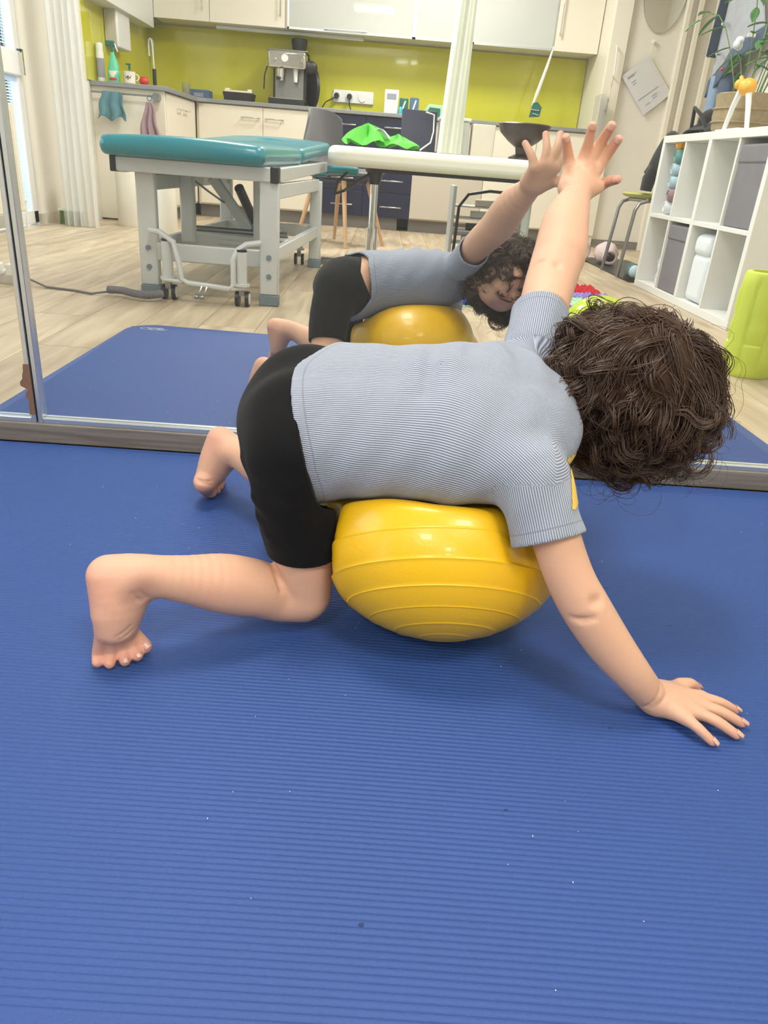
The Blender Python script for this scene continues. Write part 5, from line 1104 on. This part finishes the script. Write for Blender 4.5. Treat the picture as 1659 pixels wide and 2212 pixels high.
sl, (gx, gy, gz) = H.block(H.lo, H.lo+(H.n-1)*H.h, 0); G3 = np.stack([gx, gy, gz], -1); disp = np.zeros_like(gx)
for a, b, wd, hh in (((-.15, .76, .20), (-.09, .735, .165), .008, .003), ((-.145, .765, .165), (-.08, .735, .150), .007, .0025), ((-.14, .75, .225), (-.07, .72, .21), .012, .003), ((-.12, .74, .125), (-.04, .74, .135), .007, .0018), ((-.16, .80, .24), (-.11, .74, .19), .010, .002), ((-.125, .745, .150), (-.06, .728, .120), .006, .002), ((-.13, .75, .185), (-.045, .728, .165), .006, .0022), ((-.15, .78, .225), (-.075, .72, .190), .006, .0022)):
    d_, h = seg_d(a, b); disp += hh*np.exp(-(d_/wd)**2)
Dv = H.D-disp.astype(np.float32)
def overlap(F_, G_):
    i0 = np.round((F_.lo-G_.lo)/G_.h).astype(int); c0 = np.maximum(-i0, 0); j0 = np.maximum(i0, 0); j1 = np.minimum(i0+F_.n, G_.n); c1 = c0+(j1-j0)
    return tuple(slice(p, q) for p, q in zip(j0, j1)), tuple(slice(p, q) for p, q in zip(c0, c1))
hs_, ts_ = overlap(T, H)
def inside(S_, C_, g): return S_+g-2*np.maximum(0, C_+.007)-4*np.maximum(0, S_-.006)
Dv[hs_] = np.maximum(Dv[hs_], inside(TS[ts_], TC[ts_], .0062))
Dm = np.maximum(Dv, -(Dv+.0045))
def pl(p, n_): n_ = np.array(n_, float)/np.linalg.norm(n_); return (G3-np.array(p))@n_
cutn = np.where((gy < .88) & (gz < .15), pl((-.067, .775, .107), (.02, .0, -1)), -1)
d3 = np.array(tf[2][:3])-np.array(tf[1][:3]); cutf = np.where((gy > .93) & (gz < .17), pl(np.array(tf[1][:3])+d3*.35, d3), -1)
waist = gx-(-.040+.038*np.clip((.30-gz)/.08, 0, 1.2)); sW2 = (G3-WAI)@W
Dm = np.maximum(np.maximum(np.maximum(Dm, cutn), cutf), waist).astype(np.float32)
HCUT = np.maximum.reduce([cutn, cutf, waist])
# skin stays inside the clothes
for F_, S_, C_ in ((T, TS, TC), (H, Dv, HCUT)):
    i0 = np.round((F_.lo-B.lo)/B.h).astype(int); i1 = i0+F_.n; c0 = np.maximum(-i0, 0); i0 = np.maximum(i0, 0); i1m = np.minimum(i1, B.n); c1 = c0+(i1m-i0)
    bs = tuple(slice(p, q) for p, q in zip(i0, i1m)); fs_ = tuple(slice(p, q) for p, q in zip(c0, c1))
    B.D[bs] = np.maximum(B.D[bs], inside(S_[fs_], C_[fs_], .0066))
def relax(P, F, it=2, lam=.5):
    for _ in range(it):
        A_ = np.zeros_like(P); C_ = np.zeros(len(P))
        for a in range(4):
            b = (a+1) % 4
            for k in range(3): A_[:, k] += np.bincount(F[:, a], P[F[:, b], k], len(P)) + np.bincount(F[:, b], P[F[:, a], k], len(P))
            C_ += np.bincount(F[:, a], minlength=len(P)) + np.bincount(F[:, b], minlength=len(P))
        P = P + lam*(A_/C_[:, None]-P)
    return P
def npobj(name, P, F, m, parent=None, org=(0, 0, 0), col=None, attrs=None, label=None, **k):
    org = np.array(ORG[parent.name] if parent is not None else org); me = bpy.data.meshes.new(name)
    me.vertices.add(len(P)); me.vertices.foreach_set('co', (P-org).astype(np.float32).ravel())
    nf, nc = F.shape; me.loops.add(nf*nc); me.loops.foreach_set('vertex_index', F.astype(np.int32).ravel())
    me.polygons.add(nf); me.polygons.foreach_set('loop_start', np.arange(0, nf*nc, nc, dtype=np.int32)); me.polygons.foreach_set('use_smooth', np.ones(nf, bool))
    if col is not None:
        a = me.color_attributes.new('tint', 'FLOAT_COLOR', 'POINT'); c4 = np.ones((len(P), 4), np.float32); c4[:, :3] = col; a.data.foreach_set('color', c4.ravel())
    for nm, arr in (attrs or {}).items():
        a = me.attributes.new(nm, 'FLOAT', 'POINT'); a.data.foreach_set('value', arr.astype(np.float32))
    me.update(calc_edges=True); me.validate(); me.materials.append(M[m] if isinstance(m, str) else m)
    o = bpy.data.objects.new(name, me); COL.objects.link(o); o.location = Vector(org) if parent is None else (0, 0, 0)
    if parent is not None: o.parent = parent
    ORG[o.name] = Vector(org)
    return tag(o, label, **k)
Pb, Fb = B.mesh(); Pb = relax(Pb, Fb, 1, .35)
Pb[:, 2] = np.maximum(Pb[:, 2], .0004)
SK = np.array([.72, .425, .29]); col = np.tile(SK, (len(Pb), 1))
rngn = np.sin(Pb @ np.array([[61, 23, 9.], [-17, 47, 71], [37, -53, 29]]).T).sum(1)/3; col *= (1+.035*rngn)[:, None]
def dab(c, r, cc, amt, mask=None):
    d = np.linalg.norm(Pb-np.array(c), axis=1); w_ = amt*np.exp(-(d/r)**2)
    col[:] = col*(1-w_[:, None]) + np.array(cc)*w_[:, None]
PINK = (.74, .30, .24); BRU = (.30, .15, .13); NAIL = (.86, .55, .50); LIP = (.55, .16, .13)
for nm, k, pts in CHAINS:
    if nm.startswith('finger'): dab(pts[-1][:3], .012, PINK, .45); dab(pts[0][:3], .008, PINK, .18); dab(pts[1][:3], .006, (.58, .27, .20), .25)
    if nm.startswith('toe'): dab(pts[-1][:3], .012, PINK, .5)
dab((-.285, .68, .10), .04, PINK, .45); dab((-.285, .67, .045), .025, PINK, .35); dab((-.25, 1.12, .115), .03, PINK, .4); dab((-.262, 1.10, .03), .028, PINK, .45)
dab((-.225, .672, .108), .016, BRU, .55); dab((-.238, .662, .100), .012, BRU, .35); dab((-.16, .70, .09), .03, PINK, .12); dab((.045, .77, .05), .04, PINK, .1)
dab(hd(-.048, 0, .082), .013, LIP, .8)
for s_ in (-1, 1):
    dab(hd(-.026, s_*.036, .07), .02, PINK, .5); dab(hd(.018, s_*.028, .08), .007, (.04, .02, .015), .8); dab(hd(.018, s_*.020, .082), .005, (.04, .02, .015), .7)
m = mat('child_skin', (.7, .42, .3), .48, sss=.18, spec=.35, bump=.12, bscale=900); nt = m.node_tree; at = nt.nodes.new('ShaderNodeVertexColor'); at.layer_name = 'tint'
nt.links.new(at.outputs[0], BS(m).inputs['Base Color']); M['skin'] = m
child = npobj('person', Pb, Fb, 'skin', org=(.1, .81, 0), col=col, label='small child in grey shirt and black shorts lying over the yellow ball, one arm raised', cat='person')
ORG['person'] = Vector((.1, .81, 0)); del rngn
# eyes
M['skin_plain'] = mat('lid_skin', (.70, .42, .31), .5, sss=.1)
for s_ in (-1, 1):
    e = obj('eye', MB(False).ball(hd(-.006, s_*.028, .0685), .0098, nu=20, nv=14), mat('eye_white', (.8, .78, .75), .15), child)
    obj('iris', MB(False).ball(hd(-.006, s_*.028, .0757), .0042, nu=14, nv=8), mat('iris_brown', (.05, .02, .01), .1), e)
for s_ in (-1, 1):
    obj('eyelid', MB(False).ball(hd(.0022, s_*.028, .0682), .0103, .0098, .0095, 16, 10), M['skin_plain'], child)
# nails
def nail(p, d, nrm, L, wd, par=None):
    p, d, nrm = Vector(p), Vector(d).normalized(), Vector(nrm); nrm = (nrm-nrm.dot(d)*d).normalized(); sd = d.cross(nrm)
    return obj('nail', MB(False).grid(lambda u, v: p + d*(u-.5)*L + sd*(v-.5)*wd*(1-.25*abs(u-.5)) + nrm*(.0006-(v-.5)**2*wd*.9), 5, 6, .0004), M['nail'], child, smooth=180)
M['nail'] = mat('nail', (.76, .44, .35), .25, sss=.1)
for nm, k, pts in CHAINS:
    if nm.startswith('finger'):
        a, b = Vector(pts[1][:3]), Vector(pts[2][:3]); r = pts[2][3]; d = (b-a).normalized()
        nr = Vector((0, -.1, 1)) if nm.endswith('near') else Vector((-.05, -1, .12))
        nr = (nr-nr.dot(d)*d).normalized(); nail(b+d*r*.35+nr*(r*.94), d-nr*.15, nr, r*1.7, r*1.45)
    if nm == 'toe_near' and (pts[-1][0] > -.26):
        a, b = Vector(pts[1][:3]), Vector(pts[2][:3]); r = pts[2][3]; d = (b-a).normalized(); nr = Vector((.2, -.35, 1)); nr = (nr-nr.dot(d)*d).normalized()
        nail(b+d*r*.3+nr*(r*.93), d-nr*.1, nr, r*.95, r*1.1)

# ------------------------------------------------------------------ shirt
Ps, Fs = T.mesh(TD); Ps = relax(Ps, Fs, 2, .4)
def axis_coord(P, pts, R, ref):
    a = np.array(pts[0][:3]); b = np.array(pts[-1][:3]); d = (b-a)/np.linalg.norm(b-a); r = np.array(ref)-d*(np.array(ref)@d); r /= np.linalg.norm(r); t = np.cross(d, r)
    q = P-a; h = np.clip((q@d)/np.linalg.norm(b-a), 0, 1); dist = np.linalg.norm(q-np.outer(h, b-a), axis=1); return np.arctan2(q@t, q@r)*R, dist
qn, dn = axis_coord(Ps, [SN[0], SN[2]], .038, (-.2, -1, .3)); qf, df_ = axis_coord(Ps, [SF[0], SF[2]], .038, (-.4, -.6, 1))
tor = (Ps-CHE)@W; torn = (Ps-CHE)@NB; fi_ = np.arctan2(tor/.10, (torn+.004)/.064); ft_ = np.linspace(-PI, PI, 721); fs2 = np.concatenate([[0], np.cumsum(np.sqrt((.10*np.cos(ft_[:-1]))**2+(.064*np.sin(ft_[:-1]))**2)*np.diff(ft_))]); rib = np.interp(fi_, ft_, fs2)*(1+.30*np.clip((Ps[:, 0]-.06)/.13, 0, 1)**2)
arm_n = ((Ps-np.array(SN[0][:3]))@armN > .012-.25*np.abs(Ps[:, 0]-.19)) & (dn < .047) & (Ps[:, 1] < .78); arm_f = ((Ps-np.array(SF[0][:3]))@armF > -.012) & (df_ < .047) & (Ps[:, 1] > .88)
rib = np.where(arm_n, qn, np.where(arm_f, qf, rib))
hemv = Ps[:, 0]-hemline(tor, torn)
hemv = np.where(arm_n, -((Ps-cN)@armN), np.where(arm_f, -((Ps-cF)@armF), hemv))
m = mat('ribbed_grey_jersey', (.40, .44, .52), .85, sheen=.25, spec=.2); nt = m.node_tree
def nd(t, **k):
    q = nt.nodes.new(t)
    for a, v in k.items(): setattr(q, a, v)
    return q
ra = nd('ShaderNodeAttribute', attribute_name='rib'); ha = nd('ShaderNodeAttribute', attribute_name='hem')
mu = nd('ShaderNodeMath', operation='MULTIPLY'); mu.inputs[1].default_value = 2*PI/.0026; nt.links.new(ra.outputs['Fac'], mu.inputs[0])
sn = nd('ShaderNodeMath', operation='SINE'); nt.links.new(mu.outputs[0], sn.inputs[0])
st = nd('ShaderNodeMath', operation='SUBTRACT'); st.inputs[1].default_value = .013; nt.links.new(ha.outputs['Fac'], st.inputs[0])
ab = nd('ShaderNodeMath', operation='ABSOLUTE'); nt.links.new(st.outputs[0], ab.inputs[0])
lt = nd('ShaderNodeMath', operation='LESS_THAN'); lt.inputs[1].default_value = .0007; nt.links.new(ab.outputs[0], lt.inputs[0])
mr = nd('ShaderNodeMapRange'); mr.inputs[1].default_value = -1; mr.inputs[2].default_value = .6; nt.links.new(sn.outputs[0], mr.inputs[0])
mx = nd('ShaderNodeMix', data_type='RGBA'); mx.inputs[6].default_value = (.15, .175, .24, 1); mx.inputs[7].default_value = (.45, .49, .59, 1); nt.links.new(mr.outputs[0], mx.inputs[0])
m2 = nd('ShaderNodeMix', data_type='RGBA'); m2.inputs[7].default_value = (.22, .25, .31, 1); nt.links.new(mx.outputs[2], m2.inputs[6]); nt.links.new(lt.outputs[0], m2.inputs[0]); nt.links.new(m2.outputs[2], BS(m).inputs['Base Color'])
bp = nd('ShaderNodeBump'); bp.inputs['Strength'].default_value = .5; bp.inputs['Distance'].default_value = .0008; nt.links.new(sn.outputs[0], bp.inputs['Height']); nt.links.new(bp.outputs[0], BS(m).inputs['Normal'])
M['jersey'] = m
shirt = npobj('shirt', Ps, Fs, 'jersey', parent=child, attrs={'rib': rib, 'hem': hemv}, label='short-sleeved grey-blue ribbed shirt')
# yellow print on the front of the shirt by the near shoulder
fc = Ps[Fs].mean(1); eps = .002
gN = np.stack([T.sample(Ps+np.eye(3)[k]*eps)-T.sample(Ps-np.eye(3)[k]*eps) for k in range(3)], 1); gN /= np.linalg.norm(gN, axis=1, keepdims=True)+1e-9
sel = (fc[:, 0] > .2085) & (fc[:, 2] > .230) & (fc[:, 2] < .260) & (fc[:, 1] < .76) & (gN[Fs].mean(1)[:, 0] > .25) & (T.sample(fc) > -.003)
if sel.any():
    idx_ = np.unique(Fs[sel]); mp_ = np.zeros(len(Ps), int); mp_[idx_] = np.arange(len(idx_)); npobj('printed_patch', Ps[idx_]+gN[idx_]*.0009, mp_[Fs[sel]], mat('yellow_print', (.80, .55, .12), .7), parent=shirt, label='yellow print on the front of the shirt')
# ------------------------------------------------------------------ shorts
Ph, Fh = H.mesh(Dm); Ph = relax(Ph, Fh, 2, .4)
M['shorts'] = mat('black_jersey', (.0065, .0065, .0075), .85, sheen=.06, spec=.15)
npobj('shorts', Ph, Fh, 'shorts', parent=child, label='knee-length black jersey shorts')

# ------------------------------------------------------------------ yellow ball, dented by the child lying on it
BC = np.array([.098, .822, .1245]); BA = .158; BZ = .1245
POLE = Vector((.03, -.78, -.62)).normalized()
rot = POLE.to_track_quat('Z', 'Y').to_matrix()
ths = []; rings = [math.radians(q) for q in (10, 21, 33, 45, 58, 72, 90)]
for k in range(97): ths.append(PI*k/96)
for r in rings: ths += [r-.010, r-.005, r, r+.005, r+.010]
ths = sorted(ths); ths = [t for t in ths if .01 < t < PI-.01]; nu = 128; V_ = []
for t in ths:
    e = sum(math.exp(-((t-r)/.0055)**2) for r in rings)
    for k in range(nu):
        p = rot @ Vector((math.sin(t)*math.cos(2*PI*k/nu), math.sin(t)*math.sin(2*PI*k/nu), math.cos(t))); V_.append((p.x, p.y, p.z, e))
V_.append((*(rot@Vector((0, 0, 1))), 0)); V_.append((*(rot@Vector((0, 0, -1))), 0))
V_ = np.array(V_); e = V_[:, 3]; P0 = BC + V_[:, :3]*np.array([BA, BA, BZ])*(1+.0045*e[:, None])
P0[:, 2] = np.maximum(P0[:, 2], .0006)
def solid_d(P):
    a = T.sample(P); a = np.where(((P < T.lo) | (P > T.lo+(T.n-1)*T.h)).any(1), .03, a)
    b = H.sample(P); b = np.where(((P < H.lo) | (P > H.lo+(H.n-1)*H.h)).any(1), .03, b)
    c = B.sample(P); return np.minimum(np.minimum(a, b), c)
Pw = P0.copy(); cen = np.array([.10, .80, .07])
for _ in range(26):
    ins = solid_d(Pw) < .0035
    if not ins.any(): break
    Pw[ins] += (cen-Pw[ins])*.035
moved = np.linalg.norm(Pw-P0, axis=1) > 1e-6; R_ = len(ths); Gd = Pw[:R_*nu].reshape(R_, nu, 3).copy(); dl = (Pw-P0)[:R_*nu].reshape(R_, nu, 3)
for _ in range(10):
    av = (np.roll(dl, 1, 1)+np.roll(dl, -1, 1)+np.concatenate([dl[:1], dl[:-1]])+np.concatenate([dl[1:], dl[-1:]]))/4; dl = dl*.4+av*.6
Pw[:R_*nu] = P0[:R_*nu]+dl.reshape(-1, 3)
Q = []
for j in range(R_-1):
    for k in range(nu): k2 = (k+1) % nu; Q.append((j*nu+k, (j+1)*nu+k, (j+1)*nu+k2, j*nu+k2))
for k in range(0, nu, 2): Q.append((R_*nu, k, (k+1) % nu, (k+2) % nu)); Q.append((R_*nu+1, (R_-1)*nu+(k+2) % nu, (R_-1)*nu+(k+1) % nu, (R_-1)*nu+k))
M['ball'] = mat('yellow_vinyl', (.86, .50, .008), .33, coat=.15, sss=.04, bump=.10, bscale=260, var=.04, vscale=6)
npobj('exercise_ball', Pw, np.array(Q), 'ball', org=(.10, .82, 0), label='yellow exercise ball squashed under the child, with moulded rings', cat='ball')

# ------------------------------------------------------------------ hair: scalp cap and curly locks
hr = np.random.default_rng(21)
M['hair'] = mat('dark_brown_hair', (.088, .050, .034), .42, spec=.55, var=.35, vscale=40); M['hair_cap'] = mat('dark_hair_base', (.050, .029, .020), .85, spec=.1, bump=.8, bscale=350, var=.3, vscale=60)
CRN = .52*U - .66*FA - .50*EA; CRN /= np.linalg.norm(CRN)                       # whorl on the crown
RA_ = np.array([.080, .068, .084]); HO = hd(.010, 0, -.008)
def on_skull(d, s=1.0): return HO + (d@HA.T*1.0/np.linalg.norm((d@HA.T)/RA_, axis=-1, keepdims=True)*s)@HA if False else HO + d/np.linalg.norm((d@HA.T)/RA_, axis=-1, keepdims=True)*s
# base cap
nu, nv = 72, 48; V_ = []; keep = []
dirs = []
for j in range(nv+1):
    th = PI*.80*j/nv
    for k in range(nu): dirs.append((th, 2*PI*k/nu))
dirs = np.array(dirs); t1 = np.cross(CRN, [0, 0, 1.]); t1 /= np.linalg.norm(t1); t2 = np.cross(CRN, t1)
D_ = np.cos(dirs[:, :1])*CRN + np.sin(dirs[:, :1])*(np.cos(dirs[:, 1:])*t1+np.sin(dirs[:, 1:])*t2)
def face_mask(D_): return (D_@FA > .42) & (D_@U < .52) | (D_@FA > .80) & (D_@U < .62) | (D_@U < -.72)
bul = 1.10 + .06*np.clip(dirs[:, 0], 0, 1.2) + .03*np.sin(dirs[:, 1]*5+dirs[:, 0]*4)*np.sin(dirs[:, 0]) + .02*np.sin(dirs[:, 1]*11-dirs[:, 0]*9)*np.sin(dirs[:, 0])
bul = np.where(face_mask(D_), .93, bul); PC = on_skull(D_, bul[:, None])
Q = np.array([(j*nu+k, (j+1)*nu+k, (j+1)*nu+(k+1) % nu, j*nu+(k+1) % nu) for j in range(nv) for k in range(nu)]); fm_ = face_mask(D_)
Q = Q[~fm_[Q].all(1)]
npobj('hair_base', PC, Q[:, ::-1], 'hair_cap', parent=child, label='dark brown scalp hair under the curls')
# locks
NC, NS, NP = 700, 18, 34
th = hr.uniform(0, 1, NC)**.62*2.25; ph = hr.uniform(0, 2*PI, NC); th = np.maximum(th, .09)
D_ = np.cos(th)[:, None]*CRN + np.sin(th)[:, None]*(np.cos(ph)[:, None]*t1+np.sin(ph)[:, None]*t2)
ok = ~face_mask(D_); D_ = D_[ok]; th = th[ok]; ph = ph[ok]; NC = len(D_)
p = on_skull(D_, 1.03); nrm = D_/np.linalg.norm(D_, axis=1, keepdims=True)
L_ = hr.uniform(.09, .145, NC)*np.where(th > 1.5, .85, 1)*1.05; step = L_/(NP-1)
tg = D_*(D_@CRN)[:, None]-CRN; tg /= np.linalg.norm(tg, axis=1, keepdims=True)
sw = np.cross(CRN, D_); sw /= np.linalg.norm(sw, axis=1, keepdims=True)+1e-6
dirn = tg*1.0 + sw*hr.normal(.35, .25, (NC, 1)) + nrm*hr.uniform(.03, .40, (NC, 1))*(.35+.65*np.clip(th-.3, 0, 1))[:, None]; dirn /= np.linalg.norm(dirn, axis=1, keepdims=True)
C_ = np.zeros((NC, NP, 3)); T_ = np.zeros((NC, NP, 3)); C_[:, 0] = p; T_[:, 0] = dirn; lift = hr.uniform(1.07, 1.22, NC)+.34*np.clip(th-.6, 0, 1)*hr.uniform(.3, 1, NC)
wob = hr.normal(0, .11, (NC, 3))
for i in range(1, NP):
    u = i/(NP-1); q = C_[:, i-1]; rel = q-HO; k0 = np.linalg.norm((rel@HA.T)/RA_, axis=1); nn = rel/np.linalg.norm(rel, axis=1, keepdims=True)
    pull = np.clip((k0-lift)*4, -.6, 1.2)
    d = T_[:, i-1] - nn*(pull[:, None]*.35+ .10) + wob*.5 + np.array([0, 0, -1.])*(.04+.10*u); 
    tang = d - nn*np.sum(d*nn, 1, keepdims=True); tn_ = tang/np.linalg.norm(tang, axis=1, keepdims=True)
    d = d/np.linalg.norm(d, axis=1, keepdims=True); C_[:, i] = q + d*step[:, None]
    rel = C_[:, i]-HO; k0 = np.linalg.norm((rel@HA.T)/RA_, axis=1); low = np.maximum(1.06/np.maximum(k0, 1e-3), 1); C_[:, i] = HO + rel*low[:, None]; T_[:, i] = d
# curl: a helix whose width grows towards the tip
Tn = np.gradient(C_, axis=1); Tn /= np.linalg.norm(Tn, axis=2, keepdims=True)+1e-9
E1 = np.cross(Tn, hr.normal(0, 1, (NC, 1, 3))); E1 /= np.linalg.norm(E1, axis=2, keepdims=True)+1e-9; E2 = np.cross(Tn, E1)
u = np.linspace(0, 1, NP)[None, :]; s_len = u*L_[:, None]
lam = hr.uniform(.038, .060, (NC, 1)); ph0 = hr.uniform(0, 2*PI, (NC, 1)); hand = hr.choice([-1, 1], (NC, 1))
edge = np.clip((th-.40)/.8, 0, 1)[:, None]; amp = (.0015+.0175*hr.uniform(.4, 1.2, (NC, 1)))*np.clip((u-.26)/.74, 0, 1)**.75*(.16+.84*edge)
an = ph0+hand*2*PI*s_len/lam; HX = C_ + E1*(amp*np.cos(an))[..., None] + E2*(amp*np.sin(an))[..., None]
VV = []; FF = []; base = 0; K = 3
off = hr.normal(0, 1, (NC, NS, 2)); r0 = hr.uniform(.00045, .0007, (NC, NS))
allP = np.zeros((NC, NS, NP, 3)); spread = (.0042*(1-.6*u)+.0006)[:, None, :, None]
allP = HX[:, None] + (E1[:, None]*off[..., 0][:, :, None, None] + E2[:, None]*off[..., 1][:, :, None, None])*spread
fr_ = hr.uniform(0, 2*PI, (NC, NS, 1)); allP += (E1[:, None]*np.sin(fr_+u[:, None]*9)[..., None])*.0012
# a few loose flyaway hairs
allP = allP.reshape(-1, NP, 3); rad = np.repeat(r0.reshape(-1, 1), NP, 1)*(1-.55*u)
fly = hr.choice(NC, 330); FP = HX[fly] + nrm[fly][:, None]*(.012*u**1.2)[..., None] + hr.normal(0, .004, (330, 1, 3))*u[..., None]*2.2
c0 = HX[fly][:, :1]; FP = c0 + (FP-c0)*hr.uniform(1.0, 1.3, (330, 1, 1)); allP = np.concatenate([allP, FP]); rad = np.concatenate([rad, np.full((330, NP), .00022)])
Tg = np.gradient(allP, axis=1); Tg /= np.linalg.norm(Tg, axis=2, keepdims=True)+1e-9
A1 = np.cross(Tg, np.array([.3, .5, .8])); A1 /= np.linalg.norm(A1, axis=2, keepdims=True)+1e-9; A2 = np.cross(Tg, A1)
ring = np.stack([allP + (A1*math.cos(2*PI*k/K)+A2*math.sin(2*PI*k/K))*rad[..., None] for k in range(K)], 2)   # N, NP, K, 3
N_ = len(allP); PV = ring.reshape(-1, 3); idx = np.arange(N_*NP*K).reshape(N_, NP, K)
Q = np.stack([idx[:, :-1, :], np.roll(idx, -1, 2)[:, :-1, :], np.roll(idx, -1, 2)[:, 1:, :], idx[:, 1:, :]], -1).reshape(-1, 4)
# drop strands that would run through the shirt or the ball
npobj('curls', PV, Q, 'hair', parent=child, label='loose curly dark brown locks', kind='stuff')
